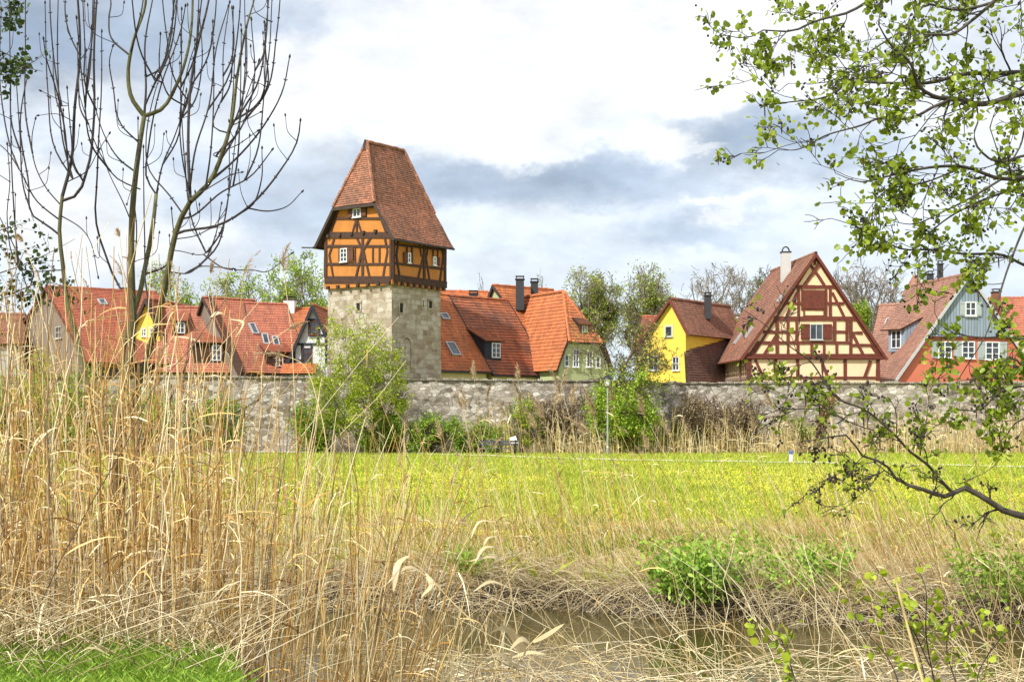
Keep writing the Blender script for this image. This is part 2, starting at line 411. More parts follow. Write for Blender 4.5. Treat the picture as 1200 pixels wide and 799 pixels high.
M['pale_yellow'] = plaster('pale_yellow_plaster', (.66, .57, .27), .2)
M['red_plaster'] = plaster('red_plaster', (.60, .175, .105), .28)
M['pale_green'] = plaster('pale_green_plaster', (.42, .47, .25), .2)
M['white_plaster'] = plaster('white_plaster', (.66, .68, .70), .15)
M['grey_plaster'] = plaster('grey_plaster', (.42, .42, .40), .3)
M['grey_boards'] = boards('grey_boards', (.265, .33, .405), .24, .4)
M['brown_boards'] = boards('brown_boards', (.22, .17, .14), .22, .3)
M['dark_timber'] = plain('dark_timber', (.052, .024, .015), .85, .35, 5)
M['red_timber'] = plain('red_timber', (.125, .026, .014), .75, .25, 5)
M['blue_timber'] = plain('blue_timber', (.018, .022, .035), .8, .25, 5)
M['dark_wood'] = plain('dark_wood', (.045, .028, .022), .85, .3, 4)
M['brown_shutter'] = boards('brown_shutter', (.13, .05, .028), .12, .5)
M['grey_shutter'] = boards('grey_shutter', (.42, .48, .48), .1, .7)
M['white_paint'] = plain('white_paint', (.78, .79, .80), .5, .05, 8)
M['grey_paint'] = plain('grey_paint', (.45, .47, .48), .5, .08, 8)
M['glass'] = glass('window_glass'); M['slit_shade'] = plain('slit_shade', (.012, .011, .010), .95, .2, 4)
M['chimney_plaster'] = plaster('chimney_plaster', (.52, .53, .52), .3)
M['chimney_brick'] = plain('chimney_brick', (.20, .075, .05), .9, .3, 7)
M['chimney_dark'] = plain('chimney_dark', (.03, .032, .04), .7, .2, 7)
M['metal'] = plain('galvanised_metal', (.40, .42, .43), .45, .1, 6, .6)
M['dark_metal'] = plain('dark_metal', (.03, .032, .035), .4, .15, 6, .5)
M['zinc'] = plain('zinc', (.40, .43, .45), .5, .1, 4, .3)
M['bark'] = plain('bark', (.085, .07, .052), .95, .35, 3, island=.25)
M['ash_bark'] = None
M['twig'] = plain('dark_twig', (.035, .027, .024), .9, .2, 6, island=.3)
# ------------------------------------------------------------ building helpers
def pr(pl, pts): return [pl.pix(*p) for p in pts]
def window(root, pl, x0, y0, x1, y1, fm='white_paint', nx=1, ny=1, sh='', smat='brown_shutter', sw=None, fw=.055, off=.0, name='window', sub=False, surround=None):
    a0, z0 = pl.pix(x0, y1); a1, z1 = pl.pix(x1, y0)
    zt = z1; zb = z0
    q = pl.off(off)
    f = MB()
    if surround:
        s = MB(); t = .13
        for r in ((a0-t, zb-t, a0, zt+t), (a1, zb-t, a1+t, zt+t), (a0, zb-t, a1, zb), (a0, zt, a1, zt+t)):
            s.prism(q, [(r[0], r[1]), (r[2], r[1]), (r[2], r[3]), (r[0], r[3])], -.01, .055)
        s.build('window_surround', M[surround], root)
    for r in ((a0, zb, a0+fw, zt), (a1-fw, zb, a1, zt), (a0+fw, zb, a1-fw, zb+fw), (a0+fw, zt-fw, a1-fw, zt)):
        f.prism(q, [(r[0], r[1]), (r[2], r[1]), (r[2], r[3]), (r[0], r[3])], -.01, .09)
    for i in range(1, nx+1):
        a = a0+(a1-a0)*i/(nx+1); w = fw*.55
        f.prism(q, [(a-w/1.3, zb+fw), (a+w/1.3, zb+fw), (a+w/1.3, zt-fw), (a-w/1.3, zt-fw)], -.01, .075)
    for i in range(1, ny+1):
        z = zb+(zt-zb)*i/(ny+1); w = fw*.35
        f.prism(q, [(a0+fw, z-w), (a1-fw, z-w), (a1-fw, z+w), (a0+fw, z+w)], -.01, .070)
    f.prism(q, [(a0-.05, zb-.06), (a1+.05, zb-.06), (a1+.05, zb-.002), (a0-.05, zb-.002)], -.01, .14)
    fo = f.build(name, M[fm], root)
    g = MB(); g.prism(q, [(a0+fw, zb+fw), (a1-fw, zb+fw), (a1-fw, zt-fw), (a0+fw, zt-fw)], -.01, .035)
    g.build('pane', M['glass'], root if sub else fo)
    w = sw or (a1-a0)*.55
    for c in sh:
        s = MB(); r = (a0-w-.02, a0-.02) if c == 'l' else (a1+.02, a1+w+.02)
        s.prism(q, [(r[0], zb), (r[1], zb), (r[1], zt), (r[0], zt)], .03, .085)
        for zz in (zb+.12*(zt-zb), zt-.12*(zt-zb)): s.prism(q, [(r[0]+.02, zz-.03), (r[1]-.02, zz-.03), (r[1]-.02, zz+.03), (r[0]+.02, zz+.03)], .084, .105)
        s.build('shutter', M[smat], root)
    return fo
def timbers(root, pl, segs, m, w, d=.05, name='timber_frame', tf=None, ext=.02):
    mb = MB(); rr = random.Random(len(segs))
    for s in segs:
        x0, y0, x1, y1 = s[:4]; ww = w*(s[4] if len(s) > 4 else 1)
        p, q = (x0, y0), (x1, y1)
        if tf: p, q = tf(*p), tf(*q)
        p, q = pl.pix(*p), pl.pix(*q)
        j = rr.uniform(-.015, .015)
        mid = ((p[0]+q[0])/2+rr.uniform(-.02, .02), (p[1]+q[1])/2+rr.uniform(-.015, .015))
        mb.bar(pl, p, mid, ww*rr.uniform(.9, 1.1), -.01, d, ext); mb.bar(pl, mid, q, ww*rr.uniform(.9, 1.1), -.01, d, ext)
    return mb.build(name, M[m], root)
def chimney(root, px0, px1, ytop, ybot, Y, m, cap='slab', depth=None):
    mb = MB(); c = P((px0+px1)/2, ytop, Y); w = (px1-px0)/FPX*Y/2; zb = P(0, ybot, Y).z-1.2
    d = depth or w; x, y = c.x, c.y
    mb.abox(x-w, x+w, y-d, y+d, zb, c.z-.28)
    o = mb.build('chimney', M[m], root)
    k = MB(); z = c.z-.28
    if cap == 'slab':
        k.abox(x-w-.06, x+w+.06, y-d-.06, y+d+.06, z+.002, z+.09)
        for sx in (-1, 1):
            k.abox(x+sx*(w-.04)-.03, x+sx*(w-.04)+.03, y-.05, y+.05, z+.092, z+.26)
        k.abox(x-w-.03, x+w+.03, y-d, y+d, z+.262, z+.31)
    else:
        k.abox(x-w-.05, x+w+.05, y-d-.05, y+d+.05, z+.002, z+.08)
        pts = [Vector((x+w*.8*math.cos(t), y, z+.08+w*1.1*math.sin(t))) for t in np.linspace(0, math.pi, 9)]
        k.tube(pts, .06, 6)
    k.build('chimney_cap', M['chimney_dark'], o)
    return o
def half(z1, z2, a): return (z1+z2)/2
def slopes(root, slopelist, tm, row=.2, ridge=None, thick=.12, wave=.035, wood='dark_wood'):
    sl, tl = MB(), MB(); pls = []
    for pts in slopelist: pls.append(roof_slope(sl, tl, pts, row, thick, wave))
    if ridge:
        for (p, q) in ridge:
            p, q = Vector(p), Vector(q); n = max(2, int((q-p).length/.4))
            tl.tube([p.lerp(q, i/n)+Vector((0, 0, .015*math.sin(i*2.1))) for i in range(n+1)], [.13+.02*(i % 2) for i in range(n+1)], 7)
    r = tl.build('roof', M[tm], root)
    sl.build('roof_boards', M[wood], r)
    return pls
def gable_house(name, label, px, Y, ang, apex, eL, eR, cL, cR, L, wallm, tile, row=.2, ov=.3, zb=0, group=None, barge='red_timber', hip=None):
    O = P(px, HZ, Y); f = wallplane(O, ang)
    ap, el, er = f.pix(*apex), f.pix(*eL), f.pix(*eR); aL, aR = f.pix(cL, 430)[0], f.pix(cR, 430)[0]
    root = thing(name, label, 'house' if 'house' in name else 'building', f.pt((aL+aR)/2, zb, -L/2), group)
    zL = el[1]+(ap[1]-el[1])*(aL-el[0])/(ap[0]-el[0]); zR = er[1]+(ap[1]-er[1])*(er[0]-aR)/(er[0]-ap[0])
    w = MB(); w.prism(f, [(aL, zb), (aR, zb), (aR, zR-.14), (ap[0], ap[1]-.2), (aL, zL-.14)], -L, 0)
    w.build('wall', M[wallm], root)
    F, Bk = ov, -L-ov
    A0, A1 = f.pt(*ap, F), f.pt(*ap, Bk)
    sl = [[A0, A1, f.pt(*el, Bk), f.pt(*el, F)], [A0, A1, f.pt(*er, Bk), f.pt(*er, F)]]
    pls = slopes(root, sl, tile, row, [(A0, A1)])
    b = MB(); g = f.off(ov)
    for e in (el, er): b.bar(g, (ap[0], ap[1]-.12), (e[0], e[1]-.12), .2, -.02, .05)
    b.build('bargeboard', M[barge], root)
    return dict(root=root, f=f, L=pls[0], R=pls[1], ap=ap, el=el, er=er, aL=aL, aR=aR, zL=zL, zR=zR)
def long_house(name, label, ang, px, Y, k, e, r, zb, wallm, tile, row=.2, inset=.35, gin=.2, group=None, mirror=True):
    """eaves towards the viewer: e = eave pixels x0,y0,x1,y1; r = ridge pixels; k = horizontal depth of the front slope"""
    f = wallplane(P(px, HZ, Y), ang); g = f.off(-k)
    E0, E1 = f.pix(e[0], e[1]), f.pix(e[2], e[3]); R0, R1 = g.pix(r[0], r[1]), g.pix(r[2], r[3])
    ze = (E0[1]+E1[1])/2; zr = (R0[1]+R1[1])/2
    pt = lambda a, z, o: f.pt(a, z, o)
    a0, a1 = E0[0], E1[0]; r0, r1 = R0[0], R1[0]
    root = thing(name, label, 'house', pt((a0+a1)/2, zb, -k), group)
    sl = [[pt(r0, zr, -k), pt(r1, zr, -k), pt(a1, ze, 0), pt(a0, ze, 0)], [pt(r0, zr, -k), pt(r1, zr, -k), pt(a1, ze, -2*k), pt(a0, ze, -2*k)]]
    w = MB(); i = inset; t = .16
    sl_ = (zr-ze)/k
    fb = [pt(a0+gin, zb, -i), pt(a1-gin, zb, -i), pt(a1-gin, zb, -2*k+i), pt(a0+gin, zb, -2*k+i)]
    ft = [pt(a0+gin, ze+sl_*i-t, -i), pt(a1-gin, ze+sl_*i-t, -i), pt(a1-gin, ze+sl_*i-t, -2*k+i), pt(a0+gin, ze+sl_*i-t, -2*k+i)]
    rr0, rr1 = pt(r0+gin, zr-t*1.5, -k), pt(r1-gin, zr-t*1.5, -k)
    W = a1-a0-2*gin; Hh = ft[0].z-zb
    w.face([fb[0], fb[1], ft[1], ft[0]], [(0, 0), (W, 0), (W, Hh), (0, Hh)])
    w.face([fb[2], fb[3], ft[3], ft[2]], [(0, 0), (W, 0), (W, Hh), (0, Hh)])
    w.face([fb[1], fb[2], ft[2], rr1, ft[1]], [(0, 0), (2*k, 0), (2*k, Hh), (k, Hh+3), (0, Hh)])
    w.face([fb[3], fb[0], ft[0], rr0, ft[3]], [(0, 0), (2*k, 0), (2*k, Hh), (k, Hh+3), (0, Hh)])
    w.face([ft[0], ft[1], rr1, rr0]); w.face([ft[2], ft[3], rr0, rr1]); w.face(fb[::-1])
    w.build('wall', M[wallm], root)
    pls = slopes(root, sl, tile, row, [(pt(r0, zr, -k), pt(r1, zr, -k))])
    v = MB()
    for (ra, ea) in ((r0, a0), (r1, a1)):
        for o in (0, -2*k):
            p, q = pt(ra, zr-.07, -k), pt(ea, ze-.07, o); d = (q-p); u = f.u
            v.box((p+q)/2, d.normalized(), u, d.normalized().cross(u), d.length/2+.02, .035, .11)
    v.build('bargeboard', M['dark_wood'], root)
    return dict(root=root, f=f, F=pls[0], ze=ze, zr=zr, a0=a0, a1=a1)
def dormer(root, rp, bl, br, h, pitch=12, wallm='dark_wood', tile='orange_tile', win=True, fm='white_paint', nx=1, ny=2, over=.22, wfrac=(.2, .8)):
    p0 = rp.pt(*rp.pix(*bl)); p1 = rp.pt(*rp.pix(*br)); z = (p0.z+p1.z)/2; p0.z = p1.z = z
    u = (p1-p0).normalized(); W = (p1-p0).length; n = Vector((rp.n.x, rp.n.y, 0)).normalized()
    tr = math.sqrt(max(1e-6, 1-rp.n.z**2))/rp.n.z; tp = math.tan(R(pitch)); t = h/(tr-tp)
    Z = Vector((0, 0, 1)); q0, q1 = p0+Z*h, p1+Z*h; b0, b1 = q0-n*t+Z*(t*tp), q1-n*t+Z*(t*tp)
    m = MB(); m.face([p0, p1, q1, q0], [(0, 0), (W, 0), (W, h), (0, h)]); m.face([p0, q0, b0], [(0, 0), (0, h), (t, h)]); m.face([p1, b1, q1], [(0, 0), (t, h), (0, h)])
    m.face([q0, q1, b1, b0])
    d = m.build('dormer', M[wallm], root)
    s, tl = MB(), MB(); c0, c1 = q0+n*over-Z*(over*tp)-u*.18+Z*.05, q1+n*over-Z*(over*tp)+u*.18+Z*.05
    e0, e1 = b0-n*.25+Z*(.25*tp+.05)-u*.18, b1-n*.25+Z*(.25*tp+.05)+u*.18
    roof_slope(s, tl, [e0, e1, c1, c0], .2, .1, .01)
    tl.build('dormer_roof', M[tile], d); s.build('dormer_boards', M['dark_wood'], d)
    if win:
        pl = Pl(p0+n*.004, u, Z)
        a0, a1 = W*wfrac[0], W*wfrac[1]; z0, z1 = h*.14, h*.86
        f = MB(); fw = .06
        for r in ((a0, z0, a0+fw, z1), (a1-fw, z0, a1, z1), (a0+fw, z0, a1-fw, z0+fw), (a0+fw, z1-fw, a1-fw, z1)):
            f.prism(pl, [(r[0], r[1]), (r[2], r[1]), (r[2], r[3]), (r[0], r[3])], 0, .06)
        a = (a0+a1)/2; f.prism(pl, [(a-.03, z0+fw), (a+.03, z0+fw), (a+.03, z1-fw), (a-.03, z1-fw)], 0, .05)
        for i in range(1, ny+1):
            zz = z0+(z1-z0)*i/(ny+1); f.prism(pl, [(a0+fw, zz-.015), (a1-fw, zz-.015), (a1-fw, zz+.015), (a0+fw, zz+.015)], 0, .045)
        f.build('dormer_window', M[fm], d)
        g = MB(); g.prism(pl, [(a0+fw, z0+fw), (a1-fw, z0+fw), (a1-fw, z1-fw), (a0+fw, z1-fw)], 0, .02); g.build('pane', M['glass'], d)
    return d
def skylight(root, rp, x0, y0, x1, y1, w=.75):
    a0, b0 = rp.pix(x0, y0); a1, b1 = rp.pix(x1, y1); a = (a0+a1)/2; b0, b1 = min(b0, b1), max(b0, b1)
    f = MB()
    for r in ((a-w/2, b0, a-w/2+.09, b1), (a+w/2-.09, b0, a+w/2, b1), (a-w/2+.09, b0, a+w/2-.09, b0+.09), (a-w/2+.09, b1-.09, a+w/2-.09, b1)):
        f.prism(rp, [(r[0], r[1]), (r[2], r[1]), (r[2], r[3]), (r[0], r[3])], .0, .16)
    o = f.build('skylight', M['zinc'], root)
    g = MB(); g.prism(rp, [(a-w/2+.09, b0+.09), (a+w/2-.09, b0+.09), (a+w/2-.09, b1-.09), (a-w/2+.09, b1-.09)], 0, .12); g.build('pane', M['glass'], o)

# ------------------------------------------------------------ the tower
def build_tower():
    th = R(36); C = P(459, HZ, 97); C.z = 0
    A = Vector((math.cos(th), -math.sin(th), 0)); B = Vector((math.sin(th), math.cos(th), 0)); Z = Vector((0, 0, 1))
    Lp = Pl(C, A, Z); Rp = Pl(C, B, Z)
    sL = -Lp.pix(384.5, 400)[0]; sR = Rp.pix(516, 400)[0]
    root = thing('town_tower', 'tall square tower with orange half-timbered top storey, steep brown tile roof and grey stone shaft', 'tower', C-A*(sL/2)+B*(sR/2))
    z1 = Lp.pix(459, 333)[1]
    def body(name, m, o, za, zb, bat=0.0):
        mb = MB(); cs = [(-sL-o, -o), (o, -o), (o, sR+o), (-sL-o, sR+o)]
        lo = [C+A*(a*(1)+(bat if a > -1 else -bat))+B*(b+(bat if b > 1 else -bat))+Z*za for a, b in cs]; hi = [C+A*a+B*b+Z*zb for a, b in cs]
        # subdivide each wall so the masonry face is slightly uneven
        for i in range(4):
            j = (i+1) % 4; w = (lo[j]-lo[i]).length; nx, nz = 12, 24
            nn = ((lo[j]-lo[i]).normalized()).cross(Z)
            g = {}
            for ix in range(nx+1):
                for iz in range(nz+1):
                    p = lo[i].lerp(lo[j], ix/nx).lerp(hi[i].lerp(hi[j], ix/nx), iz/nz)
                    if 0 < ix < nx and name == 'stone_shaft': p = p+nn*(.03*mnoise.noise(p*1.3))
                    g[ix, iz] = p
            for ix in range(nx):
                for iz in range(nz):
                    uv = [(w*t/nx+i*9, za+(zb-za)*s/nz) for t, s in ((ix, iz), (ix+1, iz), (ix+1, iz+1), (ix, iz+1))]
                    mb.face([g[ix, iz], g[ix+1, iz], g[ix+1, iz+1], g[ix, iz+1]], uv)
        mb.face(hi); 
        return mb.build(name, M[m], root)
    body('stone_shaft', 'tower_stone', 0, -.3, z1, .08)
    ov = .2; Lq, Rq = Lp.off(ov), Rp.off(ov)
    c = -sL/2
    zr = 1.9+(HZ-166)/FPX*99.3; ze = 1.9+(HZ-281)/FPX*96.8; zh = 1.9+(HZ-238.5)/FPX*97.6
    hw, hh = sL/2+.72, 1.92
    pt = lambda a, b, z: C+A*a+B*b+Z*z
    # timbered storey and attic gable
    m = MB(); m.prism(Lq, [(-sL-ov, z1-.03), (ov, z1-.03), (ov, ze+.15), (c+hh-.1, zh+.05), (c-hh+.1, zh+.05), (-sL-ov, ze+.15)], -(sR+2*ov), 0)
    m.build('plaster_wall', M['ochre'], root)
    T1 = lambda x, y: (370+x/7.26, 230+y/7.26)
    segs = [(80, 712, 640, 712, 1.1), (80, 736, 640, 734, .6), (95, 690, 640, 690, .8), (95, 577, 640, 577, .8), (95, 425, 640, 425, .8), (85, 325, 640, 325, 1.5), (100, 350, 640, 350, .6),
            (88, 350, 86, 690, 1.4), (648, 350, 648, 700, 2.0), (402, 345, 402, 690, 1.1),
            (158, 365, 118, 500, .8), (118, 500, 152, 690, .8), (350, 350, 395, 455, .8), (470, 350, 410, 455, .8), (400, 440, 345, 690, .8), (405, 440, 462, 690, .8),
            (590, 350, 612, 470, .8), (612, 470, 575, 685, .8), (490, 425, 490, 560, .7), (545, 425, 545, 560, .7), (205, 430, 205, 575, .7), (340, 440, 340, 575, .5),
            (165, 190, 565, 190, .8), (215, 82, 500, 82, 1.4), (352, 200, 352, 300, .7), (350, 195, 318, 300, .7), (354, 195, 388, 300, .7), (430, 100, 430, 185, .8), (290, 100, 290, 185, .8),
            (130, 300, 195, 110, 1.0), (600, 300, 520, 90, 1.0)]
    timbers(root, Lq, segs, 'dark_timber', .2, .05, tf=T1)
    T2 = lambda x, y: (440+x/8.88, 250+y/8.88)
    segs = [(190, 668, 735, 748, 1.1), (190, 692, 735, 772, .6), (190, 645, 740, 722, .7), (200, 520, 725, 580, .8), (200, 325, 725, 382, .8), (190, 262, 725, 318, 1.2),
            (178, 250, 178, 660, 2.0), (722, 330, 722, 735, 1.3), (505, 310, 505, 700, 1.1),
            (235, 285, 215, 430, .7), (215, 430, 245, 650, .7), (455, 300, 475, 450, .7), (552, 320, 528, 450, .7), (495, 440, 440, 680, .8), (520, 440, 560, 700, .8),
            (690, 350, 700, 450, .7), (700, 450, 668, 700, .7), (322, 350, 322, 410, .6), (375, 350, 375, 540, .7), (595, 385, 595, 450, .6), (645, 385, 645, 450, .6)]
    timbers(root, Rq, segs, 'dark_timber', .2, .05, tf=T2)
    # joist heads below the storey
    def joist(pl, a, z, h, d):
        j = MB(); j.prism(pl, [(a-h, z-h), (a+h, z-h), (a+h, z+h), (a-h, z+h)], -.1, d); j.build('joist_head', M['dark_wood'], root)
    for i in range(7): joist(Lq, -sL+.25+i*(sL-.3)/6, z1+.06, .11, .16)
    for i in range(9): joist(Rq, .15+i*(sR-.1)/8, z1+.06, .11, .16)
    z2 = Lq.pix(420, 273.5)[1]
    for i in range(6): joist(Lq, -sL+.3+i*(sL-.4)/5, z2, .105, .2)
    x0, y0 = T1(217, 442); x1, y1 = T1(275, 562); window(root, Lq, x0, y0, x1, y1, nx=1, ny=2, sh='r', sw=.55, off=.05)
    x0, y0 = T1(325, 103); x1, y1 = T1(392, 183); window(root, Lq, x0, y0, x1, y1, fm='white_paint', nx=1, ny=0, sh='lr', sw=.45, off=.05)
    x0, y0 = T2(325, 415); x1, y1 = T2(355, 515); window(root, Rq, x0, y0, x1, y1, nx=0, ny=1, sh='l', sw=.4, off=.05, fw=.07)
    x0, y0 = T2(592, 455); x1, y1 = T2(620, 540); window(root, Rq, x0, y0, x1, y1, nx=0, ny=1, sh='r', sw=.4, off=.05, fw=.07)
    # slits on the stone: near-black panels stand in for the shade of recesses
    def slit(pl, x0, y0, x1, y1):
        a0, b0 = pl.pix(x0, y1); a1, b1 = pl.pix(x1, y0); f = MB(); t = .12
        for r in ((a0-t, b0-t, a0, b1+t), (a1, b0-t, a1+t, b1+t), (a0, b0-t, a1, b0), (a0, b1, a1, b1+t)):
            f.prism(pl, [(r[0], r[1]), (r[2], r[1]), (r[2], r[3]), (r[0], r[3])], -.05, .07)
        o = f.build('slit_window', M['tower_stone'], root)
        g = MB(); g.prism(pl, [(a0, b0), (a1, b0), (a1, b1), (a0, b1)], -.05, .03); g.build('slit_shade_panel', M['slit_shade'], o)
    slit(Lp, 418.4, 355, 422.5, 364); slit(Rp, 467.8, 355.5, 471.5, 366); slit(Rp, 502, 353, 505.5, 361); slit(Rp, 494.6, 352, 495.8, 360); slit(Rp, 470.5, 408, 474, 419)
    # arched niche
    n = MB(); a0, b0 = Rp.pix(470, 430); a1, b1 = Rp.pix(480.5, 404); ca = (a0+a1)/2; hw_ = (a1-a0)/2
    arc = [(ca+hw_*1.0*math.cos(t), b1+hw_*math.sin(t)) for t in np.linspace(0, math.pi, 9)]
    out = [(ca+(hw_+.2)*math.cos(t), b1+(hw_+.2)*math.sin(t)) for t in np.linspace(0, math.pi, 9)]
    for i in range(8): n.prism(Rp, [arc[i], out[i], out[i+1], arc[i+1]], -.05, .11)
    n.prism(Rp, [(a0-.2, b0), (a0, b0), (a0, b1), (a0-.2, b1)], -.05, .11); n.prism(Rp, [(a1, b0), (a1+.2, b0), (a1+.2, b1), (a1, b1)], -.05, .11)
    n.build('niche_arch', M['tower_stone'], root)
    # roof: steep slopes flaring to the eaves, half hips at both ends
    f0, f1, b1_, b2_ = -ov-.42, sR+ov+.42, .78, sR-.55
    S = []
    for s in (1, -1):
        S.append([pt(c, b1_, zr), pt(c, b2_, zr), pt(c+s*hh, f1, zh), pt(c+s*hh, f0, zh)])
        S.append([pt(c+s*hh, f0, zh), pt(c+s*hh, f1, zh), pt(c+s*hw, f1, ze), pt(c+s*hw, f0, ze)])
    S.append([pt(c-hh, f0, zh), pt(c+hh, f0, zh), pt(c, b1_, zr)])
    S.append([pt(c-hh, f1, zh), pt(c+hh, f1, zh), pt(c, b2_, zr)])
    slopes(root, S, 'tower_tile', .17, [(pt(c, b1_, zr), pt(c, b2_, zr)), (pt(c, b1_, zr), pt(c+hh, f0, zh)), (pt(c, b1_, zr), pt(c-hh, f0, zh)), (pt(c, b2_, zr), pt(c+hh, f1, zh))], wave=.07)
    g = MB(); q = pt(c, b1_-.25, zr-.05)
    g.face([q-A*.32-Z*.55, q+A*.32-Z*.55, q+Z*.18]); g.face([q+A*.32-Z*.55, q+B*.6+Z*.15, q+Z*.18]); g.face([q-A*.32-Z*.55, q+Z*.18, q+B*.6+Z*.15])
    g.build('gablet', M['dark_wood'], root)
    v = MB(); fp = Lp.off(-f0)
    for s in (1, -1):
        v.bar(fp, (c+s*hh, zh-.14), (c+s*hw, ze-.12), .2, -.02, .03); 
    v.bar(fp, (c-hh-.05, zh-.13), (c+hh+.05, zh-.13), .22, -.05, .02)
    v.build('bargeboard', M['dark_wood'], root)
    gt = MB(); e0, e1 = pt(c+hw+.05, f0, ze-.1), pt(c+hw+.05, f1, ze-.1); gt.tube([e0, e1], .075, 8)
    e0, e1 = pt(c-hw-.05, f0-.1, ze-.1), pt(c-hw-.05, f1, ze-.1); gt.tube([e0, e1], .075, 8); gt.tube([pt(c-hw-.05, f0-.1, ze-.1), pt(c-hw-.95, f0-.3, ze-.05)], .05, 6)
    gt.build('gutter', M['dark_metal'], root)
build_tower()

# ------------------------------------------------------------ houses, left to right
def left_houses():
    h = long_house('town_house', 'low house at the left edge with a dull brown tiled roof, behind the reeds', R(5), 5, 112, 4.0, (-40, 404, 29, 402), (-40, 367, 30, 369), 0, 'grey_plaster', 'brown_tile')
    # barn like gable with grey brown boards and a large red roof
    h = gable_house('town_house', 'large brick red roof with a grey-brown boarded gable, behind the left reeds', 57, 110, R(-56), (57, 336), (17, 400), (106, 424), 26, 99, 8.4, 'brown_boards', 'red_tile', .26, ov=.25, barge='red_timber')
    window(h['root'], h['f'], 66, 382, 73, 397, fm='grey_paint', nx=1, ny=1)
    skylight(h['root'], h['R'], 120, 352, 120, 358, .6)
    # yellow gable between the stems
    h = gable_house('town_house', 'narrow bright yellow gabled house squeezed between two red roofs behind the sapling', 170, 106.5, R(-12), (172, 350), (157, 385), (190, 392), 160, 187, 7, 'yellow', 'red_tile', .26, ov=.25, barge='dark_wood')
    window(h['root'], h['f'], 166, 384, 172, 394, nx=1, ny=1); window(h['root'], h['f'], 176, 384, 181, 394, nx=1, ny=1)
    h = long_house('town_house', 'house with an orange-red roof and two small dormers, left of the dark gabled roof', R(10), 215, 104.5, 4.6, (178, 437, 282, 436), (186, 359, 240, 361), 0, 'pale_yellow', 'salmon_tile', .26)
    dormer(h['root'], h['F'], (202, 393), (218, 393), 1.15, 22, 'dark_timber', 'salmon_tile', nx=1, ny=1, wfrac=(.3, .9))
    dormer(h['root'], h['F'], (226, 426), (262, 426), 1.6, 20, 'dark_timber', 'salmon_tile', nx=1, ny=2, wfrac=(.62, .92))
    h = long_house('town_house', 'big salmon tiled roof with a dark gable edge on its left, rising behind the reeds', R(38), 290, 104, 5.4, (283, 437, 352, 437), (237, 349, 298, 352), 0, 'brown_boards', 'salmon_tile', .26)
    mb = MB(); f = h['f']; # broad dark gable edge boards
    p, q = f.pt(h['a0']-.04, h['zr']-.1, -5.4), f.pt(h['a0']-.04, h['ze']-.1, 0); d = q-p
    mb.box((p+q)/2-f.n*.0, d.normalized(), f.u, d.normalized().cross(f.u), d.length/2, .05, .42)
    mb.build('gable_board', M['dark_timber'], h['root'])
    skylight(h['root'], h['F'], 297, 380, 297, 392, .55)
    h2 = long_house('town_house', 'long salmon roof with two slim skylights left of the small white gable', R(24), 320, 105.5, 4.8, (300, 438, 366, 438), (286, 350, 336, 362), 0, 'white_plaster', 'salmon_tile', .26)
    skylight(h2['root'], h2['F'], 311, 392, 311, 404, .5); skylight(h2['root'], h2['F'], 323, 395, 323, 406, .5)
    dormer(h2['root'], h2['F'], (312, 432), (340, 432), 1.3, 20, 'dark_timber', 'salmon_tile', nx=1, ny=1, wfrac=(.4, .7))
    h3 = long_house('town_house', 'orange roof with a white chimney, behind the small half-timbered gable left of the tower', R(2), 350, 113, 4.2, (318, 400, 398, 400), (320, 361.5, 400, 362), 0, 'white_plaster', 'orange_tile', .28)
    chimney(h3['root'], 333, 346, 348, 362, 117, 'white_plaster', 'slab', .5)
    # small white and blue-black gable beside the tower
    h = gable_house('town_house', 'small pale gable with blue-black timbers and brown shutters, just left of the tower', 367, 105, R(-3), (367, 357), (332, 438), (402, 438), 339, 395, 6, 'white_plaster', 'orange_tile', .26, ov=.3, barge='blue_timber')
    T = lambda x, y: (200+x/5.705, 320+y/5.705)
    segs = [(835, 475, 1045, 475), (770, 582, 880, 582), (828, 480, 828, 600), (880, 480, 880, 605, 1.4), (988, 415, 988, 475), (925, 415, 1045, 415), (942, 475, 942, 500), (925, 310, 925, 415, .8), (992, 310, 992, 415, .8), (925, 312, 992, 312), (1040, 400, 1040, 610)]
    timbers(h['root'], h['f'], segs, 'blue_timber', .15, .05, tf=T)
    x0, y0 = T(928, 320); x1, y1 = T(990, 412); window(h['root'], h['f'], x0, y0, x1, y1, fm='red_timber', nx=1, ny=1, off=.03)
    x0, y0 = T(885, 500); x1, y1 = T(942, 608); window(h['root'], h['f'], x0, y0, x1, y1, fm='brown_shutter', nx=1, ny=2, off=.03)
    x0, y0 = T(790, 548); x1, y1 = T(822, 605); window(h['root'], h['f'], x0, y0, x1, y1, fm='red_timber', nx=1, ny=1, off=.03)
    sl, tl = MB(), MB(); f = h['f']; a0, zt = f.pix(332, 426); a1, zb_ = f.pix(373, 438)
    roof_slope(sl, tl, [f.pt(a0, zt, .3), f.pt(a1, zt, .3), f.pt(a1, zb_, 1.1), f.pt(a0, zb_, 1.1)], .24)
    o = tl.build('lean_to_roof', M['orange_tile'], h['root']); sl.build('roof_boards', M['dark_wood'], o)
left_houses()

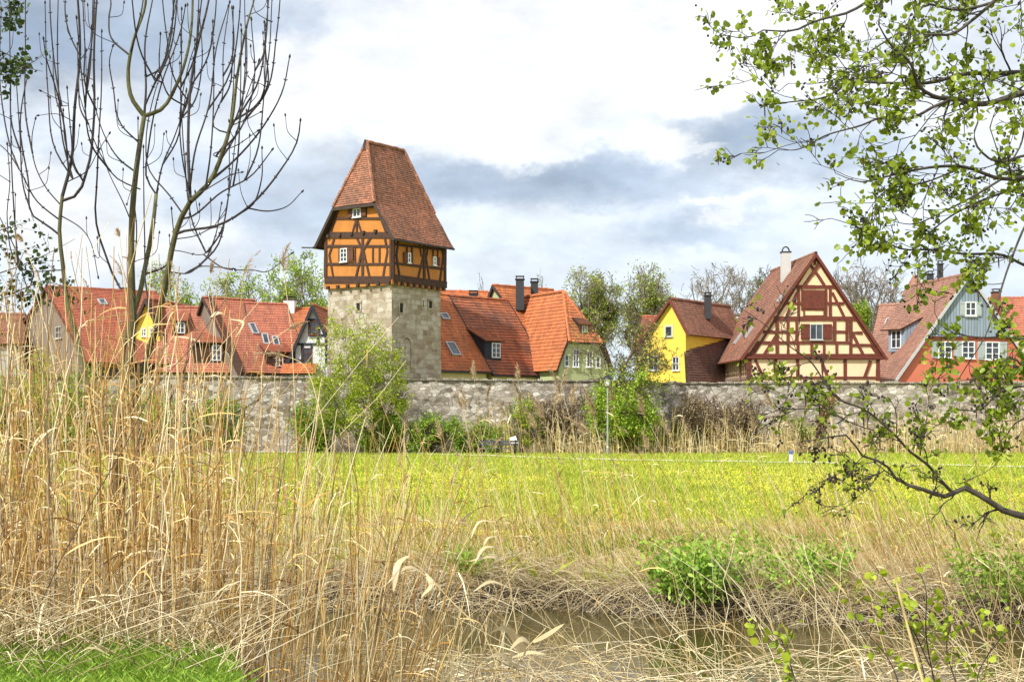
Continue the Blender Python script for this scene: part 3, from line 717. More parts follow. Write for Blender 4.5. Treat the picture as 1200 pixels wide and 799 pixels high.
def middle_houses():
    # two orange roofed houses running up to the tower
    a = long_house('town_house', 'house with a bright orange roof and two tilted skylights, right against the tower', R(41), 576, 105.4, 5.17, (490, 431, 576, 437), (478, 342, 525, 346), 0, 'pale_yellow', 'orange_tile', .3)
    skylight(a['root'], a['F'], 519.5, 368, 522, 375, .7); skylight(a['root'], a['F'], 528, 402, 533, 417, .85)
    b = long_house('town_house', 'house with a dark-stained orange roof and one shed dormer, second from the tower', R(41), 576, 105.2, 5.3, (577.5, 438, 645, 441), (526.5, 345, 595, 354), 0, 'pale_yellow', 'orange_dark_tile', .3)
    dormer(b['root'], b['F'], (568, 421), (587, 424), 1.55, 24, 'blue_timber', 'orange_dark_tile', nx=1, ny=2, wfrac=(.42, .95))
    g = MB(); f = a['f']; 
    g.tube([f.pt(a['a0'], a['ze']-.1, .08), f.pt(a['a1'], a['ze']-.1, .08)], .07, 6); g.build('gutter', M['dark_metal'], a['root'])
    g = MB(); f = b['f']; g.tube([f.pt(b['a0'], b['ze']-.1, .08), f.pt(b['a1'], b['ze']-.1, .08)], .07, 6); g.build('gutter', M['dark_metal'], b['root'])
    # back roofs
    c = long_house('town_house', 'low orange ridge with a dark chimney showing behind the two orange roofs by the tower', R(12), 545, 121, 4, (500, 372, 580, 373), (500, 341, 572, 342), 0, 'pale_yellow', 'orange_tile', .3)
    chimney(c['root'], 550, 560, 341, 352, 122, 'chimney_dark', 'slab', .4)
    d = long_house('town_house', 'tall orange roof with two dark chimneys, behind the shed dormer house', R(38), 651, 110, 6.4, (652, 434, 700, 438), (577, 333, 648, 341), 0, 'pale_green', 'orange_tile', .3)
    chimney(d['root'], 604.5, 614, 324, 346, 113.5, 'chimney_dark', 'slab', .35); chimney(d['root'], 622, 630.5, 327, 343, 114.5, 'chimney_dark', 'slab', .35)
    # half hipped wing with pale green facade
    O = P(684, HZ, 107); f = wallplane(O, R(30)); 
    hl, hr = f.pix(665, 401), f.pix(703, 402); el = f.pix(650, 434); zh = (hl[1]+hr[1])/2; w = hl[0]-el[0]
    root = thing('town_house', 'pale green house with a half-hipped orange roof, partly behind the tall lamp bush', 'house', f.pt((hl[0]+hr[0])/2, 0, -4))
    er = (hr[0]+w, el[1]); cx = (hl[0]+hr[0])/2; L = 9.5
    rk = (zh-el[1])/w; zr = zh+rk*(cx-hl[0]); zr = max(zr, 1.9+(HZ-342)/FPX*110)
    wl = MB(); wl.prism(f, [(el[0]+.35, 0), (er[0]-.35, 0), (er[0]-.35, el[1]+.3), (hr[0]-.1, zh-.1), (hl[0]+.1, zh-.1), (el[0]+.35, el[1]+.3)], -L, 0)
    wl.build('wall', M['pale_green'], root)
    rs = -2.9; rb = -L-.3; F_ = .3
    S = [[f.pt(*el, F_), f.pt(*el, rb), f.pt(cx, zr, rb), f.pt(cx, zr, rs), f.pt(hl[0], zh, F_)], [f.pt(*er, F_), f.pt(*er, rb), f.pt(cx, zr, rb), f.pt(cx, zr, rs), f.pt(hr[0], zh, F_)],
         [f.pt(hl[0], zh, F_), f.pt(hr[0], zh, F_), f.pt(cx, zr, rs)]]
    S[0] = [S[0][0], S[0][1], S[0][2], S[0][3], S[0][4]]
    pls = slopes(root, S, 'orange_tile', .3, [(f.pt(cx, zr, rs), f.pt(cx, zr, rb)), (f.pt(cx, zr, rs), f.pt(hl[0], zh, F_)), (f.pt(cx, zr, rs), f.pt(hr[0], zh, F_))])
    dormer(root, pls[2], (680, 391), (690, 391), .75, 25, 'dark_timber', 'orange_dark_tile', nx=1, ny=0)
    window(root, f, 661, 416, 666, 429, nx=0, ny=1); window(root, f, 671, 409, 678, 430, nx=1, ny=2); window(root, f, 687, 412, 694, 430, nx=1, ny=2); window(root, f, 698, 418, 703, 431, nx=0, ny=1)
    # small orange roof left of the yellow gable
    long_house('town_house', 'small orange roof peeping out left of the yellow gable, behind the brown twiggy tree', R(-10), 740, 116, 4, (741, 410, 776, 411), (752, 371, 778, 371), 0, 'pale_yellow', 'orange_dark_tile', .26)
    # yellow gable
    h = gable_house('town_house', 'yellow gabled house with a red-brown roof and small chimney, right of the twiggy tree', 803, 107.5, R(-37), (787, 350), (752, 401), (809, 392), 757, 803.5, 9.0, 'yellow', 'brown_tile', .19, ov=.3, barge='red_timber')
    window(h['root'], h['f'], 780, 382, 788, 394.5, fm='grey_paint', nx=0, ny=0, surround='pale_yellow'); window(h['root'], h['f'], 788.5, 418, 796.5, 434, nx=1, ny=1); window(h['root'], h['f'], 760.5, 417, 772, 434, fm='grey_paint', nx=1, ny=1)
    chimney(h['root'], 826, 833, 343, 356, 111, 'chimney_dark', 'slab', .35)
    f = wallplane(P(806, HZ, 106.6), R(50)); g = f.off(-1.0); e0, e1 = f.pix(805, 449), f.pix(850, 448); r0, r1 = g.pix(802, 392), g.pix(853, 394); zt, zb = (r0[1]+r1[1])/2, (e0[1]+e1[1])/2
    root = thing('garden_house', 'low annex with a steep dark brown tiled roof between the yellow and cream gables', 'annex', f.pt((e0[0]+e1[0])/2, 0, -.5))
    slopes(root, [[f.pt(r0[0], zt, -1), f.pt(r1[0], zt, -1), f.pt(e1[0], zb, 0), f.pt(e0[0], zb, 0)]], 'dark_tile', .2, [(f.pt(r0[0], zt, -1), f.pt(r1[0], zt, -1))])
    w = MB()
    for (ea, ra, d) in ((e0[0], r0[0], .03), (e1[0], r1[0], -.03)): w.face([f.pt(ea+d, 0, -.03), f.pt(ea+d, zb-.12, -.03), f.pt(ra+d, zt-.15, -1.0), f.pt(ra+d, 0, -1.0)], [(0, 0), (0, zb), (1, zt), (1, 0)])
    w.face([f.pt(e0[0]+.03, 0, -.03), f.pt(e1[0]-.03, 0, -.03), f.pt(e1[0]-.03, zb-.12, -.03), f.pt(e0[0]+.03, zb-.12, -.03)], [(0, 0), (6, 0), (6, 3), (0, 3)])
    w.build('wall', M['white_plaster'], root)
middle_houses()

def timber_house():
    h = gable_house('timber_house', 'cream gabled house with dark red half-timbering and brown roof, largest on the right', 955, 104, R(4.5), (955, 297), (867, 420), (1038, 420), 877, 1031, 12, 'cream', 'brown_tile', .2, ov=.28, barge='red_timber')
    r, f = h['root'], h['f']
    T = lambda x, y: (860+x/4.7, 290+y/4.7)
    segs = [(335, 217, 560, 217, 1.1), (222, 392, 668, 392, 1.3), (70, 603, 822, 603, 1.5), (85, 717, 795, 717, .8), (60, 590, 822, 590, .6),
            (420, 95, 497, 208, .9), (466, 95, 388, 208, .9), (355, 230, 355, 385, .9), (375, 230, 375, 345, .6), (507, 230, 507, 385, .6), (530, 230, 530, 385, .9), (280, 308, 378, 308, .8), (505, 308, 602, 308, .8),
            (347, 250, 290, 375, .8), (542, 250, 605, 380, .8), (385, 342, 500, 342, .5), (385, 378, 500, 378, .5), (385, 342, 385, 380, .5), (497, 342, 497, 380, .5),
            (238, 400, 238, 595), (297, 400, 297, 530, .9), (345, 400, 345, 530, .9), (553, 400, 553, 520, .9), (622, 400, 622, 525, .9), (643, 400, 643, 597, 1.0), (162, 465, 345, 465, .9), (545, 465, 620, 465, .9), (648, 470, 705, 470, .8),
            (128, 524, 640, 524, .9), (650, 538, 765, 538, .8), (236, 480, 165, 592, .9), (650, 470, 712, 592, .9), (128, 530, 85, 590, .8), (755, 540, 795, 597, .8),
            (297, 530, 297, 592, .7), (352, 530, 352, 592, .8), (428, 525, 428, 592, .8), (495, 525, 495, 592, .8), (566, 525, 566, 592, .8), (610, 395, 610, 400, .7),
            (82, 615, 82, 730, 1.5), (612, 615, 612, 730, 1.1), (793, 615, 793, 730, 1.3), (118, 620, 160, 712, .9), (350, 615, 350, 715, 1.0), (230, 615, 230, 715, .9), (480, 620, 514, 712, .9), (752, 625, 718, 717, .9), (445, 45, 445, 95, .8),
            (438, 60, 110, 583, .8), (452, 60, 800, 590, .8)]
    timbers(r, f, segs, 'red_timber', .235, .05, tf=T)
    x0, y0 = T(417, 422); x1, y1 = T(487, 508); window(r, f, x0, y0, x1, y1, fm='grey_paint', nx=1, ny=0, sh='lr', smat='red_timber', sw=.66, off=.05)
    m = MB(); a0, b0 = f.pix(*T(380, 338)); a1, b1 = f.pix(*T(500, 236)); m.prism(f, [(a0, b0), (a1, b0), (a1, b1), (a0, b1)], 0, .09)
    o = m.build('loading_hatch', M['red_timber'], r)
    m = MB()
    for xx in (420, 462):
        a, b_ = f.pix(*T(xx, 270)); m.prism(f, [(a-.05, b_-.05), (a+.05, b_-.05), (a+.05, b_+.05), (a-.05, b_+.05)], .08, .1)
    m.build('hatch_hole_shade', M['dark_wood'], o)  # raised dark plates paint the shade inside the two holes
    m = MB(); a0, b0 = f.pix(*T(60, 612)); a1, _ = f.pix(*T(822, 600)); m.prism(f, [(a0, b0), (a1, b0), (a1, b0+.18), (a0, b0+.18)], -.1, .22); m.build('cornice', M['red_timber'], r)
    # weathered side wall with posts
    s = Pl(f.pt(h['aL'], 0, 0), -f.n, (0, 0, 1)); s = Pl(s.O-f.n*12, f.n, (0, 0, 1))
    m = MB(); zt = h['zL']-.2; zb = 1.9+(HZ-446)/FPX*104
    for i in range(19):
        a = .2+i*(12-.4)/18; m.prism(s, [(a-.09, zb), (a+.09, zb), (a+.09, zt), (a-.09, zt)], -.01, .05+.002*(i % 5))
    m.prism(s, [(0, zb+.1), (12, zb+.1), (12, zb+.3), (0, zb+.3)], -.01, .075); m.prism(s, [(0, zt-.25), (12, zt-.25), (12, zt-.05), (0, zt-.05)], -.01, .078)
    m.build('side_posts', M['brown_boards'], r)
    # roof windows of clear tiles and the tall pale chimney
    for (x0, y0, x1, y1) in ((913, 348, 917, 353), (876, 385, 881, 395), (864, 392, 868, 402)): skylight(r, h['L'], x0, y0, x1, y1, .42)
    chimney(r, 915.5, 926, 292, 340, 108.5, 'chimney_plaster', 'hood', .32)
    g = MB(); e0, e1 = f.pt(*h['el'], .28), f.pt(*h['el'], -12.28); g.tube([e0-Vector((.08, 0, .08)), e1-Vector((.08, 0, .08))], .08, 8)
    dp = f.pt(h['aL']-.12, 0, -2); g.tube([Vector((dp.x, dp.y, h['el'][1])), Vector((dp.x, dp.y, 4.3))], .05, 6); g.build('gutter', M['chimney_brick'], r)
timber_house()

def right_houses():
    T = lambda x, y: (960+x/4.0, 280+y/4.0)
    h = gable_house('town_house', 'red plastered house with a grey boarded gable and three white windows, far right', 1134, 107, R(10), (1134, 321), (1044, 450), (1222, 450), 1052, 1214, 9, 'red_plaster', 'pink_tile', .19, ov=.28, barge='grey_paint')
    r, f = h['root'], h['f']
    zt = f.pix(1134, 394.5)[1]; ap = h['ap']; k = (ap[1]-h['el'][1])/(ap[0]-h['el'][0]); w = (ap[1]-.3-zt)/k
    kr = (ap[1]-h['er'][1])/(h['er'][0]-ap[0])
    m = MB(); m.prism(f, [(ap[0]-w, zt), (ap[0]+(ap[1]-.3-zt)/kr, zt), (ap[0], ap[1]-.3)], .0, .1); m.build('boarded_gable', M['grey_boards'], r)
    m = MB(); m.prism(f, [(ap[0]-w-.1, zt-.16), (ap[0]+w+.1, zt-.16), (ap[0]+w+.1, zt-.003), (ap[0]-w-.1, zt-.003)], .0, .13); m.build('drip_board', M['red_timber'], r)
    def win(x0, y0, x1, y1, off, sw, sh, ny=2): 
        a, b = T(x0, y0); c, d = T(x1, y1); window(r, f, a, b, c, d, nx=1, ny=ny, sh=sh, smat='grey_shutter', sw=sw, off=off, fw=.08)
    win(680, 296, 731, 361, .1, .42, 'lr', 1); win(556, 480, 620, 558, 0, .5, 'l'); win(667, 480, 728, 560, 0, .62, 'l'); win(777, 482, 843, 566, 0, .6, 'lr')
    m = MB(); a, b = f.pix(*T(733, 241)); m.prism(f, [(a+.12*math.cos(t), b+.16*math.sin(t)) for t in np.linspace(0, 2*math.pi, 11)[:-1]], .1, .125); m.build('vent_hole_shade', M['dark_wood'], r)  # flat dark disc drawn for the shade inside the vent
    # long shed dormer with grey boards
    d = dormer(r, h['L'], (1041, 421), (1060, 403), 1.9, 27, 'grey_boards', 'pink_tile', nx=1, ny=1, over=.5)
    chimney(r, 1099, 1104.5, 306, 326, 111.5, 'chimney_dark', 'slab', .2)
    h = long_house('town_house', 'long pinkish roof with grey verge boards, between the half-timbered and the red house', R(-38), 1060, 112, 5.5, (1012, 432, 1060, 440), (1030, 368, 1078, 345), 0, 'grey_boards', 'pink_tile', .2)
    skylight(h['root'], h['F'], 1043, 374, 1040, 381, .5)
    chimney(h['root'], 1087, 1093, 318, 340, 117, 'chimney_dark', 'slab', .3)
    # distant round turret
    c = P(1072, HZ, 150); c.z = 0; Y = 150; z = lambda y: 1.9+(HZ-y)/FPX*Y
    root = thing('round_turret', 'small round turret with a brown conical roof far behind, left of the red house', 'tower', c)
    m = MB(); m.lathe(c, [(1.0, 0), (.95, z(346))], 18); m.build('wall', M['pale_yellow'], root)
    m = MB(); m.lathe(c, [(1.38, z(347)), (1.3, z(345)), (.75, z(334)), (.3, z(325)), (.05, z(320.5))], 20); m.build('conical_roof', M['brown_tile'], root)
    m = MB(); m.tube([(c.x, c.y, z(321)), (c.x, c.y, z(317))], [.05, .02], 6); m.build('finial', M['dark_metal'], root)
    h = long_house('town_house', 'orange roof with a brick chimney at the right edge, behind the alder leaves', R(-8), 1200, 118, 4.5, (1150, 392, 1260, 394), (1158, 350, 1262, 348), 0, 'pale_yellow', 'salmon_tile', .26)
    chimney(h['root'], 1163, 1171.5, 339, 356, 120, 'chimney_brick', 'slab', .35)
    # infill roofs further back, seen between the gables
    long_house('town_house', 'low red roof far behind, between the sapling and the yellow gable', R(0), 130, 122, 4, (95, 392, 205, 392), (100, 362, 200, 362), 0, 'white_plaster', 'salmon_tile', .26)
right_houses()

# ------------------------------------------------------------ town wall
def town_wall():
    root = thing('town_wall', 'long grey rubble stone town wall running below the houses behind the meadow', 'wall', (0, 96.4, 0))
    mb = MB(); rnd = random.Random(4)
    def run(x0, x1, pz0, pz1, y0):
        n = int((x1-x0)/.5); g = {}
        nz = 14
        for i in range(n+1):
            x = x0+(x1-x0)*i/n; top = pz0+(pz1-pz0)*i/n+.05*mnoise.noise(Vector((x*.6, 0, 3)))
            for k in range(nz+1):
                z = -.2+(top+.2)*k/nz
                g[i, k] = Vector((x, y0+.10*mnoise.noise(Vector((x*.9, z*1.4, 0)))-.012*(5-z)+.05*mnoise.noise(Vector((x*2.6, z*3.5, 7))), z))
        for i in range(n):
            for k in range(nz):
                mb.face([g[i, k], g[i+1, k], g[i+1, k+1], g[i, k+1]], [(g[a, b].x, g[a, b].z) for a, b in ((i, k), (i+1, k), (i+1, k+1), (i, k+1))])
            mb.face([g[i, nz], g[i+1, nz], g[i+1, nz]+Vector((0, .9, 0)), g[i, nz]+Vector((0, .9, 0))], [(g[i, nz].x, 9), (g[i+1, nz].x, 9), (g[i+1, nz].x, 9.9), (g[i, nz].x, 9.9)])
            mb.face([g[i+1, 0]+Vector((0, .9, 0)), g[i, 0]+Vector((0, .9, 0)), g[i, nz]+Vector((0, .9, 0)), g[i+1, nz]+Vector((0, .9, 0))])
    zt = lambda y, Y=96.4: 1.9+(HZ-y)/FPX*Y
    runs = [(-60, -8.6, zt(439), zt(443), 96.4), (-8.6, 9.3, zt(444.5), zt(447), 96.35), (9.3, 60, zt(449), zt(448), 96.4)]
    for r in runs: run(*r)
    mb.build('masonry', M['wall_stone'], root, smooth=False)
    cp = MB()
    for (x0, x1, a, b, y0) in runs:
        x = x0
        while x < x1:
            w = rnd.uniform(.25, .7); h = rnd.uniform(.05, .17); t = a+(b-a)*(x-x0)/(x1-x0)
            c = Vector((x+w/2, y0+.42, t+h/2-.03)); ang = rnd.uniform(-.05, .05)
            u = Vector((math.cos(ang), 0, math.sin(ang))); cp.box(c, u, Vector((0, 1, 0)), Vector((-u.z, 0, u.x)), w/2-.012, .55+rnd.uniform(-.05, .05), h/2)
            x += w
    cp.build('coping_stones', M['wall_stone'], root)
town_wall()
# ------------------------------------------------------------ ground, water, path
WATER = -0.9
def sstep(e0, e1, x): t = np.clip((x-e0)/(e1-e0), 0, 1); return t*t*(3-2*t)
def y_near(x): return 14.0-6.3*sstep(-3.0, -1.0, x)-1.2*sstep(0, 4, x)+.35*np.sin(x*1.1+.4)+.2*np.sin(x*2.7)
def y_far(x): return 21.2-.22*x+.3*np.sin(x*.9+1)+.22*np.sin(x*2.3)+.8*sstep(-9, -3, -x-6)*0
def ground_z(x, y):
    yn, yf = y_near(x), y_far(x)
    z = np.where(y < (yn+yf)/2, .3-1.7*sstep(yn-.7, yn+.9, y), -1.4+.92*sstep(yf-.35, yf+.35, y)+.46*sstep(yf+.2, yf+3.6, y))
    bumpy = .05*np.sin(x*1.9+y*.7)+.04*np.sin(x*.8-y*1.7+2)+.03*np.sin(x*3.7+y*3.1)
    return z+bumpy*(1-.8*sstep(24, 34, y))
def ground():
    xs = np.concatenate([[-2500, -900, -350, -150, -80, -50, -36], np.arange(-28, -9, 1.0), np.arange(-9, 9.01, .2), np.arange(10, 29, 1.0), [36, 50, 80, 150, 350, 900, 2500]])
    ys = np.concatenate([[-2000, -600, -150, -40, -12, -4, 0, 2, 4, 5], np.arange(6, 27, .2), np.arange(27, 60, 1.5), [65, 72, 80, 90, 100, 115, 140, 200, 350, 800, 2000, 5000]])
    X, Y = np.meshgrid(xs, ys); Z = ground_z(X, Y)
    V = np.stack([X, Y, Z], -1).reshape(-1, 3); nx = len(xs); i = np.arange(len(ys)-1)[:, None]*nx+np.arange(nx-1)[None]
    Q = np.stack([i, i+1, i+nx+1, i+nx], -1).reshape(-1, 4)
    m, b, bs = mat('meadow_soil')
    ob = b.new('ShaderNodeTexCoord').outputs['Object']; sp = b.new('ShaderNodeSeparateXYZ'); b.put(sp.inputs[0], ob)
    n = b.noise(b.mapping(ob, (1, .5, 1)), .35, 7, .62); n2 = b.noise(ob, 2.2, 6, .65)
    g = b.ramp(n2, [(.3, (.16, .22, .018)), (.55, (.28, .33, .025)), (.75, (.40, .43, .04))])
    g = b.mix(b.m('MULTIPLY', b.ramp(n, [(.40, 0.0), (.62, 1.0)]), .55), g, (.46, .47, .03))
    dry = b.ramp(b.noise(ob, 6, 6, .65), [(.3, (.14, .10, .04)), (.6, (.32, .25, .10)), (.8, (.42, .35, .16))])
    edge = b.m('ADD', sp.outputs[1], b.m('MULTIPLY', n2, 5.0))
    c = b.mix(b.step(edge, 23.5, 29.5), dry, g)
    mud_shade = b.ramp(b.noise(ob, 9, 5, .6), [(.3, (.022, .016, .010)), (.7, (.07, .052, .03))])  # wet earth, darkened further to paint the shadow band under the bank edge
    c = b.mix(b.step(sp.outputs[2], -.62, -.42), mud_shade, c)
    b.put(bs.inputs['Base Color'], c); bs.inputs['Roughness'].default_value = .95
    bump(b, bs, n2, .5, .05)
    tag(npmesh('meadow_ground', V, Q, mat=m, smooth=True), 'flat green meadow and earthy stream banks', kind='structure')
    # stream
    m, b, bs = mat('stream_water'); ob = b.new('ShaderNodeTexCoord').outputs['Object']
    b.put(bs.inputs['Base Color'], b.ramp(b.noise(ob, .8, 4, .6), [(.3, (.035, .030, .008)), (.7, (.075, .062, .018))])); bs.inputs['Roughness'].default_value = .045; bs.inputs['IOR'].default_value = 1.33
    bump(b, bs, b.noise(b.mapping(ob, (1.2, 3, 1)), 2.2, 3, .5), .12, .05)
    V = [(-60, 4, WATER), (60, 4, WATER), (60, 45, WATER), (-60, 45, WATER)]
    tag(npmesh('stream_water', V, [[0, 1, 2, 3]], mat=m), 'still olive brown stream water', kind='structure')
    # gravel path
    pts = [(1290, 552, 60), (1160, 546, 64), (1000, 543, 68.5), (860, 541.2, 72), (740, 539.6, 74.8), (660, 537.6, 78.5), (600, 535.4, 83), (540, 533.6, 87.5), (440, 531, 93.5), (300, 530, 96)]
    c = np.array([[(p[0]-CX)/FPX*p[2], p[2]] for p in pts]); t = np.linspace(0, len(pts)-1, 60); cx = np.interp(t, range(len(pts)), c[:, 0]); cy = np.interp(t, range(len(pts)), c[:, 1])
    V, Q = [], []
    for i in range(60):
        z = float(ground_z(cx[i], cy[i]))+.06
        V += [(cx[i], cy[i]-1.1, z), (cx[i], cy[i]+1.1, z)]
        if i: Q.append([2*i-2, 2*i, 2*i+1, 2*i-1])
    m = plain('path_gravel', (.66, .64, .60), .95, .2, 3)
    tag(npmesh('path', V, Q, mat=m), 'pale gravel footpath crossing the meadow', kind='structure')
ground()

# ------------------------------------------------------------ vegetation helpers (numpy)
def tubes(paths, radii, sides=3):
    """paths (N,K,3), radii (N,K) -> V, Q"""
    paths = np.asarray(paths, float); N, K, _ = paths.shape; radii = np.asarray(radii, float)
    t = np.gradient(paths, axis=1); t /= np.linalg.norm(t, axis=2, keepdims=True)+1e-9
    main = paths[:, -1]-paths[:, 0]; main /= np.linalg.norm(main, axis=1, keepdims=True)+1e-9
    ref = np.where(np.abs(main[:, :1]) < .75, np.array([[1., 0, 0]]), np.array([[0, 0, 1.]]))[:, None, :]
    u = np.cross(t, np.broadcast_to(ref, t.shape)); u /= np.linalg.norm(u, axis=2, keepdims=True)+1e-9; v = np.cross(t, u)
    a = np.arange(sides)*2*np.pi/sides
    V = paths[:, :, None]+(u[:, :, None]*np.cos(a)[None, None, :, None]+v[:, :, None]*np.sin(a)[None, None, :, None])*radii[:, :, None, None]
    base = (np.arange(N)*K*sides)[:, None, None]; k = np.arange(K-1)[None, :, None]*sides; s = np.arange(sides)[None, None]; s2 = (s+1) % sides
    Q = np.stack([base+k+s, base+k+sides+s, base+k+sides+s2, base+k+s2], -1).reshape(-1, 4)
    return V.reshape(-1, 3), Q
def ribbons(paths, widths, side):
    """flat leaf blades: paths (N,K,3), widths (N,K), side (N,3)"""
    N, K, _ = paths.shape; o = side[:, None, :]*widths[:, :, None]*.5
    V = np.stack([paths-o, paths+o], 2); base = (np.arange(N)*K*2)[:, None]; k = np.arange(K-1)[None]*2
    Q = np.stack([base+k, base+k+1, base+k+3, base+k+2], -1).reshape(-1, 4)
    return V.reshape(-1, 3), Q
def cat(parts):
    V, Q, o = [], [], 0
    for v, q in parts:
        if len(v) == 0: continue
        V.append(v); Q.append(q+o); o += len(v)
    return np.concatenate(V), np.concatenate(Q)
def leaf_quads(rng, C, size, up=.3, aspect=.7):
    """one leaf (diamond bent along its midrib) at each centre"""
    N = len(C); d = rng.normal(size=(N, 3)); d[:, 2] += up; d /= np.linalg.norm(d, axis=1, keepdims=True)
    e = np.cross(d, rng.normal(size=(N, 3))); e /= np.linalg.norm(e, axis=1, keepdims=True)
    s = (size*rng.uniform(.6, 1.3, N))[:, None]
    V = np.stack([C-d*s*.5, C+e*s*aspect*.5, C+d*s*.5, C-e*s*aspect*.5], 1)
    return V.reshape(-1, 3), np.arange(N*4).reshape(-1, 4)
def round_leaves(rng, C, size, facing=None):
    """roundish six cornered leaves folded a little along the midrib: two quads sharing the midrib, hanging off their centres"""
    N = len(C); d = rng.normal(size=(N, 3)); d /= np.linalg.norm(d, axis=1, keepdims=True)
    e = np.cross(d, rng.normal(size=(N, 3))); e /= np.linalg.norm(e, axis=1, keepdims=True); n = np.cross(d, e)
    s = (size*rng.uniform(.55, 1.25, N))[:, None]; w = rng.uniform(.38, .5, (N, 1))*s; k = rng.uniform(.05, .22, (N, 1))*s
    a, b_ = C-d*s*.5, C+d*s*.5
    V = np.stack([a, a*.0+C-d*s*.28+e*w*.85+n*k, C+d*s*.25+e*w+n*k, b_, C+d*s*.25-e*w+n*k, C-d*s*.28-e*w*.85+n*k], 1)
    i = np.arange(N)[:, None]*6; Q = np.concatenate([i+np.array([[0, 1, 2, 3]]), i+np.array([[0, 3, 4, 5]])])
    return V.reshape(-1, 3), Q
def resample(pts, rad, K):
    pts = np.asarray(pts, float); rad = np.asarray(rad, float); s = np.concatenate([[0], np.cumsum(np.linalg.norm(np.diff(pts, axis=0), axis=1))])
    # Catmull-Rom style smoothing by cubic interpolation on arc length
    t = np.linspace(0, s[-1], K); out = np.empty((K, 3)); m = np.gradient(pts, s, axis=0) if len(pts) > 2 else None
    if m is None:
        for c in range(3): out[:, c] = np.interp(t, s, pts[:, c])
    else:
        i = np.clip(np.searchsorted(s, t, side='right')-1, 0, len(s)-2); h = (s[i+1]-s[i]); x = (t-s[i])/h
        h00, h10, h01, h11 = 2*x**3-3*x**2+1, x**3-2*x**2+x, -2*x**3+3*x**2, x**3-x**2
        out = h00[:, None]*pts[i]+(h10*h)[:, None]*m[i]+h01[:, None]*pts[i+1]+(h11*h)[:, None]*m[i+1]
    return out, np.interp(t, s, rad)
class Wood:
    """grows a branching skeleton; order 0 = trunk"""
    def __init__(s, seed): s.r = np.random.default_rng(seed); s.p = []; s.rad = []; s.lvl = []
    def add(s, pts, rad, lvl, K=7):
        a, b = resample(pts, rad, K); s.p.append(a); s.rad.append(b); s.lvl.append(lvl); return a, b
    def grow(s, p, d, L, r, lvl, depth, nchild, spread=.75, ratio=.62, wig=.12, up=.06, tip=.35, start=.3):
        g = s.r; n = 6; pts = [np.array(p, float)]; d = np.array(d, float); d /= np.linalg.norm(d)
        for i in range(n):
            d = d+g.normal(size=3)*wig; d[2] += up; d /= np.linalg.norm(d); pts.append(pts[-1]+d*L/n)
        rad = np.linspace(r, r*tip, n+1); a, b = s.add(pts, rad, lvl)
        if lvl >= depth: return
        nc = nchild[lvl] if lvl < len(nchild) else nchild[-1]
        for i in range(nc):
            t = start+(1-start)*(i+g.uniform(.2, .8))/nc; x = t*(len(a)-1); k = min(int(x), len(a)-2); f = x-k
            q = a[k]*(1-f)+a[k+1]*f; dd = a[k+1]-a[k]; dd /= np.linalg.norm(dd)+1e-9
            o = np.cross(dd, g.normal(size=3)); o /= np.linalg.norm(o)+1e-9
            sp = spread*g.uniform(.6, 1.3); nd = dd*math.cos(sp)+o*math.sin(sp)
            LL = L*ratio*g.uniform(.65, 1.2)*(1.15-.5*t if lvl == 0 else 1)
            s.grow(q, nd, LL, max(.35*b[k]+.15*b[-1], b[-1]*.8)*g.uniform(.8, 1.0), lvl+1, depth, nchild, spread, ratio, wig, up, tip, start*.7)
    def mesh(s, levels=None, sides=4, rmin=.006):
        idx = [i for i, l in enumerate(s.lvl) if levels is None or l in levels]
        if not idx: return np.zeros((0, 3)), np.zeros((0, 4), int)
        return tubes(np.stack([s.p[i] for i in idx]), np.maximum(np.stack([s.rad[i] for i in idx]), rmin), sides)
    def tips(s, lv, n, t0=.25):
        idx = [i for i, l in enumerate(s.lvl) if l >= lv]; P_ = np.stack([s.p[i] for i in idx])
        i = s.r.integers(0, len(idx), n); x = s.r.uniform(t0, 1, n)*(P_.shape[1]-1); k = np.minimum(x.astype(int), P_.shape[1]-2); f = (x-k)[:, None]
        return P_[i, k]*(1-f)+P_[i, k+1]*f
M['leaf_fresh'] = leafy('leaf_fresh', [(0, (.13, .24, .014)), (.5, (.28, .42, .025)), (1, (.46, .57, .06))], trans=.4)
M['leaf_mid'] = leafy('leaf_mid', [(0, (.09, .17, .014)), (.5, (.20, .32, .025)), (1, (.34, .46, .05))], trans=.35)
M['leaf_dark'] = leafy('leaf_dark', [(0, (.02, .045, .010)), (.5, (.045, .09, .015)), (1, (.09, .15, .03))], trans=.3)
M['leaf_olive'] = leafy('leaf_olive', [(0, (.14, .19, .02)), (.5, (.26, .32, .04)), (1, (.42, .48, .09))], trans=.3)
M['leaf_young'] = leafy('leaf_young', [(0, (.17, .26, .018)), (.5, (.33, .44, .035)), (1, (.52, .60, .08))], trans=.42)
M['leaf_yellow'] = leafy('leaf_yellow', [(0, (.20, .29, .012)), (.5, (.36, .46, .02)), (1, (.52, .58, .05))], trans=.4)
M['leaf_alder'] = leafy('leaf_alder', [(0, (.13, .20, .014)), (.5, (.24, .34, .02)), (1, (.40, .50, .045))], rough=.4, trans=.5)
M['leaf_brown'] = leafy('leaf_brown', [(0, (.16, .115, .06)), (.5, (.30, .22, .12)), (1, (.44, .35, .2))], trans=.2)
M['bark_grey'] = plain('bark_grey', (.12, .10, .085), .95, .3, 2.5, island=.2)
M['bark_far'] = plain('bark_far', (.20, .165, .13), .95, .3, 2.5, island=.3)
M['bark_brown'] = plain('bark_brown', (.12, .085, .055), .95, .3, 2.5, island=.2)

